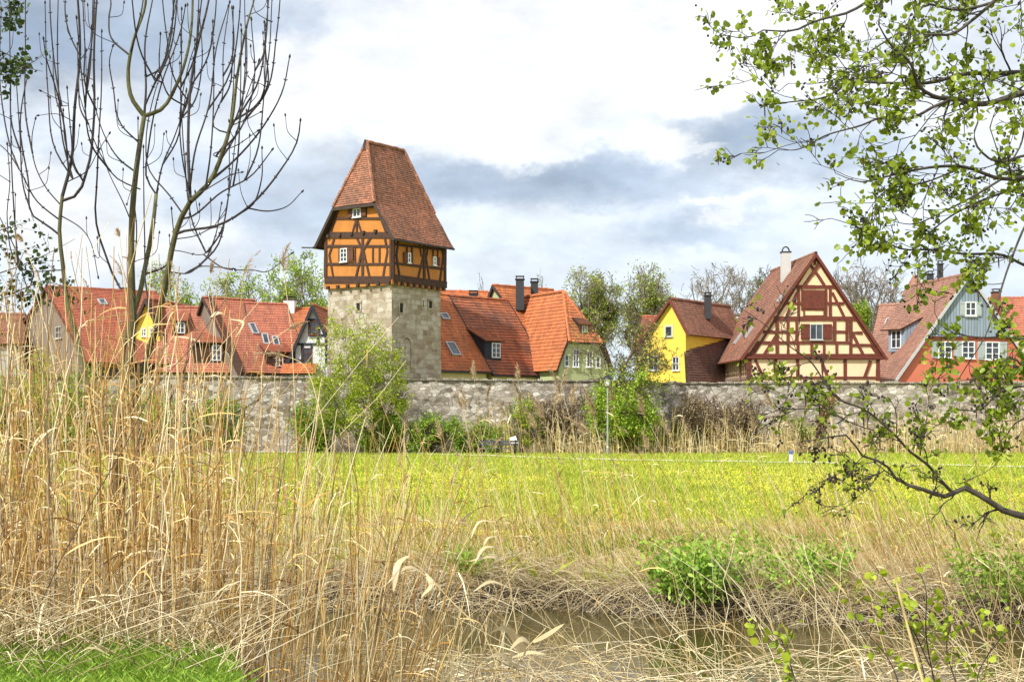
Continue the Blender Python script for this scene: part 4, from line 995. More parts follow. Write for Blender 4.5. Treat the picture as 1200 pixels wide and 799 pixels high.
def tree(name, label, px, Y, base_y, top_y, wpx, seed, leaf=None, nleaf=4000, lsize=.2, depth=4, nch=(7, 5, 4, 4), rt=.25, trunk_frac=.25, bark='bark_grey', group=None, spread=.7, up=.06, cat_='tree', zbase=None, stems=1, ratio=.52, jitter=.25, rmin=.012, wig=.13, dome=0):
    base = Pz(px, 0 if zbase is None else zbase, Y); H = (CAMZ+(HZ-top_y)/FPX*Y)-base.z; W = wpx/FPX*Y
    w = Wood(seed); r0 = rt
    for i in range(stems):
        if stems == 1: d = (0, 0, 1); p = np.array(base)
        else:
            a = 2*math.pi*i/stems+seed; tl = min(.9, W/H*.55)*w.r.uniform(.3, 1.0); d = (math.cos(a)*tl, math.sin(a)*tl, 1); p = np.array(base)+np.array([math.cos(a)*.15, math.sin(a)*.15, 0])
        w.grow(p, d, H*.80*(1 if stems == 1 else w.r.uniform(.7, 1.05)), r0, 0, depth, nch, spread=spread, up=up, start=trunk_frac, ratio=ratio, wig=wig)
    # fit the skeleton to the height and width seen
    allp = np.concatenate(w.p); b0 = np.array(base); zt = np.percentile(allp[:, 2], 99.7)-b0[2]; xw = np.percentile(np.abs(allp[:, 0]-b0[0]), 98)*2
    sx = W/xw; sz = H/zt
    w.p = [b0+(q-b0)*np.array([sx, sx, sz]) for q in w.p]
    if dome:   # spread the limbs into a rounded crown
        for q in w.p:
            t = np.clip((q[:, 2]-b0[2])/H, 0, 1); k = 1+dome*np.sin(np.pi*np.clip((t-.25)/.75, 0, 1))*np.where(t > .25, 1, 0)
            q[:, :2] = b0[:2]+(q[:, :2]-b0[:2])*k[:, None]; q[:, 2] -= (t**3*np.linalg.norm(q[:, :2]-b0[:2], axis=1)**2/(W*1.3))
    root = thing(name, label, cat_, base, group)
    V, Q = w.mesh(sides=4, rmin=rmin); npmesh('trunk', V, Q, mat=M[bark], parent=root, smooth=True)
    if leaf:
        C = w.tips(max(1, depth-1), nleaf)+w.r.normal(size=(nleaf, 3))*jitter*np.array([1, 1, .8])
        # uneven crown: thin some parts out, mass others
        keep = np.array([mnoise.noise(Vector((c[0]*.9/lsize*.2, c[1]*.9/lsize*.2, c[2]*.9/lsize*.2+seed))) > -.16 for c in C]); C = C[keep]
        C = C[C[:, 2] > base.z+.05]
        V, Q = leaf_quads(w.r, C, lsize); npmesh('crown', V, Q, mat=M[leaf], parent=root)
    return root

def dome_tree(name, label, px, Y, top_y, wpx, seed, leaf=None, nleaf=4000, lsize=.22, fork=.25, nl=22, rt=.28, bark='bark_grey', cat_='tree', jitter=.3, rmin=.02, nch=(8, 6, 4), base_z=0, low=.12, flat=1.0, patch=-.1):
    """limbs fan out of a fork to fill a rounded crown"""
    base = Pz(px, base_z, Y); H = (CAMZ+(HZ-top_y)/FPX*Y)-base.z; W = wpx/FPX*Y; w = Wood(seed); g = w.r; b0 = np.array(base)
    zf = H*fork; zc = H*(low+(1-low)/2); rz = H*(1-low)/2; rx = W/2
    if fork > .05: w.add([b0, b0+[.1, 0, zf*.5], b0+[0, .1, zf]], [rt, rt*.85, rt*.7], 0)
    for i in range(nl):
        v = g.normal(size=3); v[2] = abs(v[2])*flat-.25*g.uniform() if low > .02 else g.uniform(-.75, 1.0); v /= np.linalg.norm(v); rr = g.uniform(.72, 1.0)
        T = b0+np.array([v[0]*rx*rr, v[1]*rx*rr, zc+v[2]*rz*rr]); S = b0+np.array([0, 0, zf*g.uniform(.75, 1.0)+(H*.3*g.uniform() if i % 2 else 0)])+g.normal(size=3)*.05*rx
        L = np.linalg.norm(T-S); m = (S+T)/2+np.array([0, 0, -.10*L])+g.normal(size=3)*.08*L; m2 = S*.25+T*.75+g.normal(size=3)*.05*L
        a, r = w.add([S, (S+m)/2+g.normal(size=3)*.02*L, m, m2, T], np.linspace(rt*.42, rt*.06, 5), 1)
        for j in range(nch[0]):
            k = g.integers(2, 7); d = a[min(k, 6)]-a[min(k, 6)-1]; d /= np.linalg.norm(d); o = np.cross(d, g.normal(size=3)); o /= np.linalg.norm(o)
            w.grow(a[min(k, 6)], d*.8+o*.75+[0, 0, .25], L*g.uniform(.18, .40), r[min(k, 6)]*.6, 2, 1+len(nch), (0, 0)+tuple(nch[1:]), spread=.7, ratio=.55, wig=.16, up=.02, start=.2)
    keep = []
    for i, q in enumerate(w.p):
        e = q[-1]-b0; inside = (e[0]/rx)**2+(e[1]/rx)**2+((e[2]-zc)/rz)**2
        keep.append(w.lvl[i] < 2 or inside < 1.22)
    w.p = [q for q, k in zip(w.p, keep) if k]; w.rad = [q for q, k in zip(w.rad, keep) if k]; w.lvl = [q for q, k in zip(w.lvl, keep) if k]
    root = thing(name, label, cat_, base); V, Q = w.mesh(sides=4, rmin=rmin); npmesh('trunk', V, Q, mat=M[bark], parent=root, smooth=True)
    if leaf:
        C = w.tips(max(w.lvl)-1, nleaf)+g.normal(size=(nleaf, 3))*jitter
        C = C[np.array([mnoise.noise(Vector((c[0]*.16/lsize, c[1]*.16/lsize, c[2]*.16/lsize+seed))) > patch for c in C])]; C = C[C[:, 2] > base.z+.05]
        V, Q = leaf_quads(g, C, lsize); npmesh('crown', V, Q, mat=M[leaf], parent=root)
    return root

# ------------------------------------------------------------ trees and shrubs
G = 'bare spring trees behind the town'
dome_tree('tree', 'big round tree with sparse olive spring leaves behind the orange roof, left of its twin', 692, 135, 311, 76, 11, 'leaf_olive', 12000, .2, fork=.5, nl=20, rt=.45, low=.5, rmin=.02, bark='bark_far', nch=(6, 5, 3))
dome_tree('tree', 'round sparse olive tree behind the twiggy tree, just left of the yellow gable', 757, 138, 311, 70, 15, 'leaf_olive', 10000, .2, fork=.5, nl=19, rt=.45, low=.5, rmin=.02, bark='bark_far', nch=(6, 5, 3))
dome_tree('tree', 'bare leafless tree rising behind the red-brown roof of the yellow house', 846, 150, 309, 96, 23, None, 0, fork=.55, nl=16, rt=.42, low=.55, rmin=.021, nch=(7, 5, 3), bark='bark_far')
dome_tree('tree', 'faint pale green tree between the bare tree and the pale chimney', 900, 165, 314, 52, 31, 'leaf_mid', 2500, .22, fork=.4, nl=16, rt=.3, low=.35, patch=.05)
dome_tree('tree', 'bare dark tree behind the half-timbered house on its right side', 1024, 140, 302, 96, 42, None, 0, fork=.5, nl=17, rt=.42, low=.5, rmin=.021, nch=(7, 5, 3), bark='bark_far')
tree('tree', 'thin bare tree top just right of the half-timbered peak', 972, 160, 440, 309, 30, 44, None, 0, depth=4, nch=(6, 4, 4, 3), rt=.2, trunk_frac=.3)
tree('tree', 'small bright green tree between the half-timbered and the pinkish roof', 1016, 121, 440, 351, 26, 47, 'leaf_fresh', 7000, .17, depth=4, nch=(7, 5, 4, 3), rt=.13, trunk_frac=.2, jitter=.2)
tree('tree', 'thin green tree behind the conical turret', 1060, 160, 440, 318, 34, 48, 'leaf_mid', 5000, .2, depth=4, nch=(7, 5, 4, 3), rt=.2, trunk_frac=.3)
dome_tree('tree', 'leafy light green tree directly left of the tower', 350, 128, 294, 84, 51, 'leaf_fresh', 19000, .22, fork=.35, nl=22, rt=.35, low=.3, patch=-.08, nch=(6, 4, 3), bark='bark_far')
dome_tree('tree', 'leafy green tree behind the salmon roofs, second left of the tower', 272, 132, 311, 84, 53, 'leaf_fresh', 14000, .22, fork=.35, nl=20, rt=.35, low=.3, patch=-.02, nch=(6, 4, 3), bark='bark_far')
dome_tree('tree', 'green tree behind the sapling stems above the red roofs', 190, 136, 312, 84, 57, 'leaf_fresh', 14000, .22, fork=.35, nl=20, rt=.35, low=.3, patch=-.02, nch=(6, 4, 3), bark='bark_far')
tree('tree', 'tiny bare treetop peeping over the ridge between tower and dark chimneys', 572, 165, 440, 322, 40, 58, None, 0, depth=4, nch=(6, 5, 4, 3), rt=.2, trunk_frac=.35)
tree('tree', 'tiny thin treetop right of the two dark chimneys', 637, 165, 440, 322, 18, 59, 'leaf_mid', 400, .18, depth=4, nch=(5, 4, 4, 3), rt=.15, trunk_frac=.35)
# in front of and along the wall
tree('twiggy_tree', 'brown twiggy tree budding in front of the wall left of the yellow house', 722, 94.6, 530, 366, 118, 61, 'leaf_olive', 3000, .15, depth=4, nch=(12, 8, 5, 4), rt=.16, trunk_frac=.3, bark='bark_brown', jitter=.12, spread=.85, up=.02)
dome_tree('small_tree', 'young bright green tree in front of the tower foot', 420, 91, 362, 108, 63, 'leaf_yellow', 27000, .15, fork=.10, nl=30, rt=.09, bark='bark_far', low=.0, jitter=.22, rmin=.010, patch=-.06, nch=(7, 4, 3))
SH = dict(cat_='shrub', stems=9, depth=3, nch=(9, 6, 5), rt=.05, trunk_frac=.1, bark='bark_brown')
def shrub(label, px, Y, top, w, seed, leaf, n, size=.14, **k):
    if leaf != 'leaf_brown': return dome_tree('shrub', label, px, Y, top, w, seed, leaf, int(n*1.9), size, fork=.03, nl=24, rt=.06, bark='bark_brown', cat_='shrub', jitter=k.get('jitter', .15), rmin=.01, nch=(7, 5), low=0, patch=-.12)
    a = dict(SH); a.update(k); return tree('shrub', label, px, Y, 530, top, w, seed, leaf, int(n*2.2), size, **a)
shrub('bright green bush directly behind the street lamp', 731, 91.5, 428, 84, 71, 'leaf_fresh', 12000, .16, jitter=.3)
shrub('narrow yellow-green bush in front of the wall, left of the lamp bush', 612, 91.0, 462, 40, 72, 'leaf_yellow', 2600, .13, jitter=.15)
shrub('low dark green hedge bush right of the young green tree', 512, 91.0, 490, 66, 73, 'leaf_mid', 7500, .15, jitter=.25)
shrub('low green hedge bush behind the bench', 566, 92.0, 499, 64, 74, 'leaf_mid', 5500, .15, jitter=.25)
shrub('dark green low hedge bush below the young green tree on its left', 372, 93.5, 462, 66, 75, 'leaf_mid', 7500, .15, jitter=.25)
shrub('dark green hedge bush below the young green tree on its right', 448, 91.0, 486, 56, 76, 'leaf_mid', 7500, .15, jitter=.25)
shrub('green bush left of the sapling fork at the foot of the wall', 245, 92.0, 462, 80, 77, 'leaf_mid', 5500, .15, jitter=.25)
shrub('green bush behind the sapling trunk at the foot of the wall', 165, 92.0, 452, 84, 78, 'leaf_fresh', 6000, .15, jitter=.25)
shrub('large yellow-green bush at the left edge behind the reeds', 22, 92, 393, 96, 79, 'leaf_yellow', 13000, .16, jitter=.3)
shrub('yellow-green bush behind the reeds, second from the left edge', 92, 91.0, 428, 70, 80, 'leaf_fresh', 7000, .16, jitter=.3)
shrub('grey-brown leafless shrub against the wall right of the lamp', 823, 93.5, 458, 82, 81, 'leaf_brown', 2600, .12, depth=4, nch=(7, 5, 4, 3))
shrub('brown leafless shrub against the wall left of the lamp', 655, 93.5, 455, 70, 82, 'leaf_brown', 2000, .12, depth=4, nch=(7, 5, 4, 3))
shrub('small dark evergreen bush at the wall foot below the red house', 1052, 94.0, 500, 30, 83, 'leaf_dark', 2600, .12)
shrub('olive bush at the wall foot below the half-timbered gable', 945, 94.0, 478, 60, 84, 'leaf_olive', 2200, .12)
shrub('low green bush at the wall foot below the dark annex', 790, 94.0, 492, 60, 85, 'leaf_mid', 3200, .13)
shrub('ragged brown bush growing against the wall below the cream side wall', 872, 93.5, 462, 50, 86, 'leaf_brown', 1700, .12, depth=4, nch=(7, 5, 4, 3))

# ------------------------------------------------------------ meadow grass and flowers
def grass_blades(rng, X, Y, h, w, lean=.35):
    N = len(X); Z = ground_z(X, Y)-.01; a = rng.uniform(0, 2*np.pi, N); dx, dy = np.cos(a), np.sin(a)
    l = rng.normal(size=(N, 2))*lean*h[:, None]
    V = np.stack([np.stack([X-dx*w, Y-dy*w, Z], 1), np.stack([X+dx*w, Y+dy*w, Z], 1), np.stack([X+dx*w*.5+l[:, 0]*.5, Y+dy*w*.5+l[:, 1]*.5, Z+h*.65], 1), np.stack([X+l[:, 0], Y+l[:, 1], Z+h], 1)], 1)
    return V.reshape(-1, 3), np.arange(N*4).reshape(-1, 4)
M['grass_green'] = leafy('grass_green', [(0, (.16, .25, .018)), (.5, (.36, .44, .035)), (1, (.62, .62, .09))], trans=.35)
M['grass_bright'] = leafy('grass_bright', [(0, (.12, .24, .02)), (.5, (.26, .44, .04)), (1, (.46, .62, .10))], trans=.35)
M['flower_yellow'] = leafy('flower_yellow', [(0, (.60, .55, .02)), (1, (.80, .70, .04))], trans=.15)
def meadow():
    g = np.random.default_rng(5)
    N = 240000; Y = 23+70*g.uniform(0, 1, N)**1.7; X = g.uniform(-.40, .42, N)*Y*1.02
    s = np.clip(Y/30, .8, 3); h = g.uniform(.06, .17, N)*np.clip(s, 1, 1.4); w = .008*s
    V, Q = grass_blades(g, X, Y, h, w); tag(npmesh('meadow_grass', V, Q, mat=M['grass_green']), 'short green meadow grass between stream and wall', 'grass', kind='stuff')
    N = 52000; Y = np.clip(40+12*g.normal(size=N), 24.5, 75); X = g.uniform(-.4, .42, N)*Y
    keep = np.array([mnoise.noise(Vector((x*.16, y*.10, 1))) + .8*mnoise.noise(Vector((x*.8, y*.5, 4))) > -.05 for x, y in zip(X, Y)]); X, Y = X[keep], Y[keep]; n = len(X)
    C = np.stack([X, Y, ground_z(X, Y)+g.uniform(.09, .2, n)], 1); s = np.clip(Y/45, .7, 1.3)*.014
    d = g.normal(size=(n, 2))*.4; 
    V = np.stack([C+np.stack([-s, -s*.4, d[:, 0]*s], 1), C+np.stack([s*.3, -s, d[:, 1]*s-.3*s], 1), C+np.stack([s, s*.4, s*.5], 1), C+np.stack([-s*.3, s, s*.6], 1)], 1).reshape(-1, 3)
    tag(npmesh('meadow_flowers', V, np.arange(n*4).reshape(-1, 4), mat=M['flower_yellow']), 'yellow dandelions and buttercups spread over the meadow', 'flowers', kind='stuff')
    # lush grass on the near bank at the bottom left
    N = 30000; X = g.uniform(-5.2, -1.3, N); Y = g.uniform(7.8, 10.1, N); k = Y < y_near(X)-.15; X, Y = X[k], Y[k]; h = g.uniform(.03, .13, len(X))*np.interp(Y, [8, 10.9], [1, .6]); 
    V, Q = grass_blades(g, X, Y, h, np.full(len(X), .0032), .6); tag(npmesh('bank_grass', V, Q, mat=M['grass_bright']), 'fresh green grass on the near bank at bottom left', 'grass', kind='stuff')
meadow()
# ------------------------------------------------------------ reeds
M['reed'] = leafy('dry_reed', [(0, (.30, .185, .06)), (.25, (.54, .39, .15)), (.6, (.74, .60, .30)), (1, (.92, .83, .58))], rough=.5, trans=.12)
M['reed_orange'] = leafy('dry_reed_orange', [(0, (.26, .125, .03)), (.35, (.55, .32, .085)), (.68, (.76, .57, .23)), (1, (.95, .86, .60))], rough=.5, trans=.12)
M['reed_grey'] = leafy('dead_reed_grey', [(0, (.20, .14, .07)), (.35, (.44, .34, .18)), (.7, (.66, .55, .33)), (1, (.86, .77, .55))], rough=.6, trans=.1)
M['reed_old'] = leafy('old_reed', [(0, (.09, .06, .035)), (.5, (.24, .165, .09)), (1, (.42, .33, .22))], rough=.7, trans=.05)
M['plume_brown'] = leafy('brown_plume', [(0, (.13, .075, .02)), (.5, (.26, .17, .06)), (1, (.42, .32, .14))], rough=.8, trans=.2)
M['plume'] = leafy('reed_plume', [(0, (.26, .17, .085)), (.5, (.46, .34, .19)), (1, (.72, .60, .40))], rough=.8, trans=.3)
M['leaf_blade'] = leafy('reed_leaf', [(0, (.42, .30, .13)), (.5, (.66, .53, .29)), (1, (.84, .76, .56))], rough=.5, trans=.3)
def stems(g, X, Y, Z, H, lean, bend, K=7, kink=0.0):
    """lean (N,2) slope, bend (N,2) extra curvature toward the tip"""
    N = len(X); t = np.linspace(0, 1, K)[None, :]
    px = X[:, None]+H[:, None]*(lean[:, :1]*t+bend[:, :1]*t**2.2); py = Y[:, None]+H[:, None]*(lean[:, 1:]*t+bend[:, 1:]*t**2.2)
    droop = (np.abs(bend).sum(1))[:, None]
    pz = Z[:, None]+H[:, None]*(t-.45*droop*t**3)
    p = np.stack([px, py, pz], -1)
    p += (g.normal(size=p.shape)*.010*np.sqrt(t)[..., None])*H[:, None, None]*(1+kink)
    return p
def leaves_on(g, p, n, lmin, lmax, w, drop=.5, t0=.15, t1=.9):
    N, K, _ = p.shape; i = g.integers(0, N, n); x = g.uniform(t0, t1, n)*(K-1); k = np.minimum(x.astype(int), K-2); f = (x-k)[:, None]
    q = p[i, k]*(1-f)+p[i, k+1]*f; a = g.uniform(0, 2*np.pi, n); L = g.uniform(lmin, lmax, n)[:, None]
    d = np.stack([np.cos(a), np.sin(a), g.uniform(.1, 1.3, n)], 1); d /= np.linalg.norm(d, axis=1, keepdims=True)
    t = np.linspace(0, 1, 5)[None, :, None]; dr = g.uniform(.2, 1.5, n)[:, None, None]*drop
    path = q[:, None]+d[:, None]*L[:, None]*t+np.array([0, 0, -1.])[None, None]*dr*L[:, None]*t**2.2
    ww = w*g.uniform(.6, 1.3, n)[:, None]*np.array([[.6, 1, .9, .6, .08]])
    s = np.cross(d, g.normal(size=(n, 3))); s /= np.linalg.norm(s, axis=1, keepdims=True)
    return ribbons(path, ww, s)
def plumes(g, p, idx, L=.26, n=70, w=.004, wid=.06):
    """feathery seed heads at the tips of the chosen stems"""
    parts = []
    tip = p[idx, -1]; d = p[idx, -1]-p[idx, -2]; d /= np.linalg.norm(d, axis=1, keepdims=True)
    side = np.stack([g.uniform(-1, 1, len(idx)), g.uniform(-.5, .5, len(idx)), np.full(len(idx), -.35)], 1)
    M_ = len(idx); t = g.uniform(0, 1, (M_, n)); l = np.repeat((L*g.uniform(.6, 1.3, M_))[:, None], n, 1)
    base = tip[:, None]-d[:, None]*(.15*l)[..., None]+d[:, None]*(t*l)[..., None]+side[:, None]*(t**2*l*.5)[..., None]
    out = g.normal(size=(M_, n, 3)); out[..., 2] -= .3; out /= np.linalg.norm(out, axis=2, keepdims=True)
    ln = (wid*(1.15-t)*g.uniform(.4, 1.3, (M_, n)))[..., None]*(l/L)[..., None]
    e = base+out*ln*.8+d[:, None]*ln*1.0+side[:, None]*ln*.7
    path = np.stack([base, (base+e)/2+np.array([0, 0, .004]), e], 2).reshape(-1, 3, 3)
    ww = np.full((len(path), 3), w)*np.array([[.8, 1.3, .3]]); s = g.normal(size=(len(path), 3)); s /= np.linalg.norm(s, axis=1, keepdims=True)
    return ribbons(path, ww, s)
def px2x(px, Y): return (px-CX)/FPX*Y

def left_reeds():
    g = np.random.default_rng(21)
    # dense stand on the near bank, thinning to the right
    N = 2500
    u = g.uniform(0, 1, N); px = -80+560*u**1.15; Y = g.uniform(9.4, 13.9, N)
    # clumpiness
    keep = g.uniform(0, 1, N) < np.clip(.55+.8*np.array([mnoise.noise(Vector((a*.022, b*.9, 0))) for a, b in zip(px, Y)]), .1, 1)*np.where(px > 330, .55, 1)*np.where(px > 420, .5, 1)
    px, Y = px[keep], Y[keep]; X = px2x(px, Y); N = len(X); Z = ground_z(X, Y)-.03
    topy = np.interp(px, [-80, 60, 200, 330, 420, 500], [345, 360, 385, 420, 485, 570])+g.normal(size=N)*60
    topy = np.where(g.uniform(size=N) < .72, topy+g.uniform(40, 300, N), topy)
    H = np.clip((CAMZ+(HZ-topy)/FPX*Y)-Z, .5, 3.4)
    lean = g.normal(size=(N, 2))*.06; lean[:, 0] += np.interp(px, [-80, 250, 400, 500], [.0, .02, .14, .3])+.04*np.array([mnoise.noise(Vector((a*.01, b, 5))) for a, b in zip(px, Y)])
    wild = g.uniform(size=N) < .09; lean[wild] += g.normal(size=(wild.sum(), 2))*.4
    bend = g.normal(size=(N, 2))*.05
    p = stems(g, X, Y, Z, H, lean, bend, 8); r = (g.uniform(.003, .0072, N)[:, None])*np.linspace(1, .45, 8)[None]
    old = g.uniform(size=N) < .22   # weathered grey stems of older years
    V, Q = cat([tubes(p[old], r[old], 4), leaves_on(g, p[old], 500, .1, .35, .012, 1.1)]); tag(npmesh('old_reeds', V, Q, mat=M['reed_old']), 'weathered grey-brown reed stems mixed into the left stand', 'reeds', kind='stuff')
    parts = [tubes(p[~old], r[~old], 4), leaves_on(g, p, 3600, .12, .5, .011, .8)]
    V, Q = cat(parts); o = npmesh('reed_bed', V, Q, mat=M['reed_orange']); tag(o, 'dense stand of tall dry straw-coloured reeds on the near bank at left', 'reeds', kind='stuff')
    idx = np.where((H > 2.2) & (g.uniform(size=N) < .11))[0]
    V, Q = plumes(g, p, idx, .2, 90, .0035, .045); o = npmesh('reed_plumes', V, Q, mat=M['plume']); tag(o, 'feathery brown seed heads above the left reeds', 'reeds', kind='stuff')
    # broken and lying stalks at their feet
    N = 1700; px = g.uniform(-60, 430, N); Y = g.uniform(8.6, 13.3, N); X = px2x(px, Y); Z = ground_z(X, Y)+g.uniform(0, .3, N)
    a = g.uniform(0, 2*np.pi, N); sl = g.uniform(.6, 3.0, N); lean = np.stack([np.cos(a)*sl, np.sin(a)*sl*.5], 1); H = g.uniform(.12, .5, N)
    p = stems(g, X, Y, Z, H, lean, g.normal(size=(N, 2))*.3, 6); r = g.uniform(.002, .0048, N)[:, None]*np.linspace(1, .5, 6)[None]
    V, Q = cat([tubes(p, r, 3), leaves_on(g, p, 500, .1, .35, .012, .6)]); tag(npmesh('fallen_reeds', V, Q, mat=M['reed_grey']), 'broken reed stalks lying criss-cross at the foot of the left stand', 'reeds', kind='stuff')
left_reeds()

def heap():
    """dead bent reeds over the water at the bottom right"""
    g = np.random.default_rng(33)
    parts = []
    def arcs(N, px0, px1, Y0, Y1, z0, z1, L0, L1, r0, r1, side=None, rise=.35):
        px = g.uniform(px0, px1, N); Y = g.uniform(Y0, Y1, N); X = px2x(px, Y); Z = g.uniform(z0, z1, N)
        L = g.uniform(L0, L1, N); s = np.where(g.uniform(size=N) < .5, 1, -1) if side is None else np.where(g.uniform(size=N) < side, 1, -1)
        a = g.normal(size=N)*.5; t = np.linspace(0, 1, 8)[None]
        up = g.uniform(.1, 1.1, N)[:, None]*rise*2; fall = up*g.uniform(.5, 1.7, N)[:, None]
        q = np.stack([X[:, None]+(s*np.cos(a)*L)[:, None]*t, Y[:, None]+(np.sin(a)*L*.8)[:, None]*t, Z[:, None]+L[:, None]*(up*t-fall*t**2)], -1)
        q += g.normal(size=q.shape)*.012*L[:, None, None]
        r = g.uniform(r0, r1, N)[:, None]*np.linspace(1, .5, 8)[None]
        return q, r
    A, r = arcs(290, 570, 1290, 12.6, 16.0, -1.0, -.55, .5, 2.2, .003, .0065, .45); parts.append(tubes(A, r, 4)); parts.append(leaves_on(g, A, 300, .12, .4, .014, .5))
    B_, r = arcs(90, 470, 760, 13.0, 16.2, -1.0, -.6, .4, 1.4, .003, .006, .5); parts.append(tubes(B_, r, 4)); parts.append(leaves_on(g, B_, 160, .12, .35, .014, .5))
    V, Q = cat(parts); tag(npmesh('fallen_reeds', V, Q, mat=M['reed_grey']), 'tangled heap of dead bent reed stalks over the water at bottom right', 'reeds', kind='stuff')
    # long thin stalks leaning across the water and bank
    N = 200; px = g.uniform(640, 1330, N); Y = g.uniform(11.5, 16.5, N); X = px2x(px, Y); Z = np.full(N, -.9)
    H = g.uniform(.8, 2.2, N); lean = g.normal(size=(N, 2))*.22; lean[:, 0] -= np.abs(g.normal(size=N))*.55; lean[:, 0] = np.clip(lean[:, 0], -1.0, .25); bend = g.normal(size=(N, 2))*.12; bend[:, 0] -= .15*g.uniform(size=N)
    H *= np.where(px < 800, .65, 1.0)
    p = stems(g, X, Y, Z, H, lean, bend, 9); r = g.uniform(.0025, .0055, N)[:, None]*np.linspace(1, .45, 9)[None]
    N2 = 210; px = g.uniform(380, 640, N2); Y2 = g.uniform(10.5, 15.5, N2); X2 = px2x(px, Y2); H2 = g.uniform(.5, 1.7, N2)*np.interp(px, [395, 640], [1.15, .6]); lean2 = g.normal(size=(N2, 2))*.12; lean2[:, 0] += .30*g.uniform(size=N2)
    p2 = stems(g, X2, Y2, np.full(N2, -.95), H2, lean2, g.normal(size=(N2, 2))*.1, 9); r2 = g.uniform(.0022, .0052, N2)[:, None]*np.linspace(1, .45, 9)[None]
    V, Q = cat([tubes(p, r, 4), tubes(p2, r2, 4), leaves_on(g, p, 130, .12, .4, .012, .6), leaves_on(g, p2, 90, .15, .4, .014, .8)])
    tag(npmesh('leaning_reeds', V, Q, mat=M['reed']), 'thin pale reed stalks leaning out of the water in the foreground', 'reeds', kind='stuff')
heap()

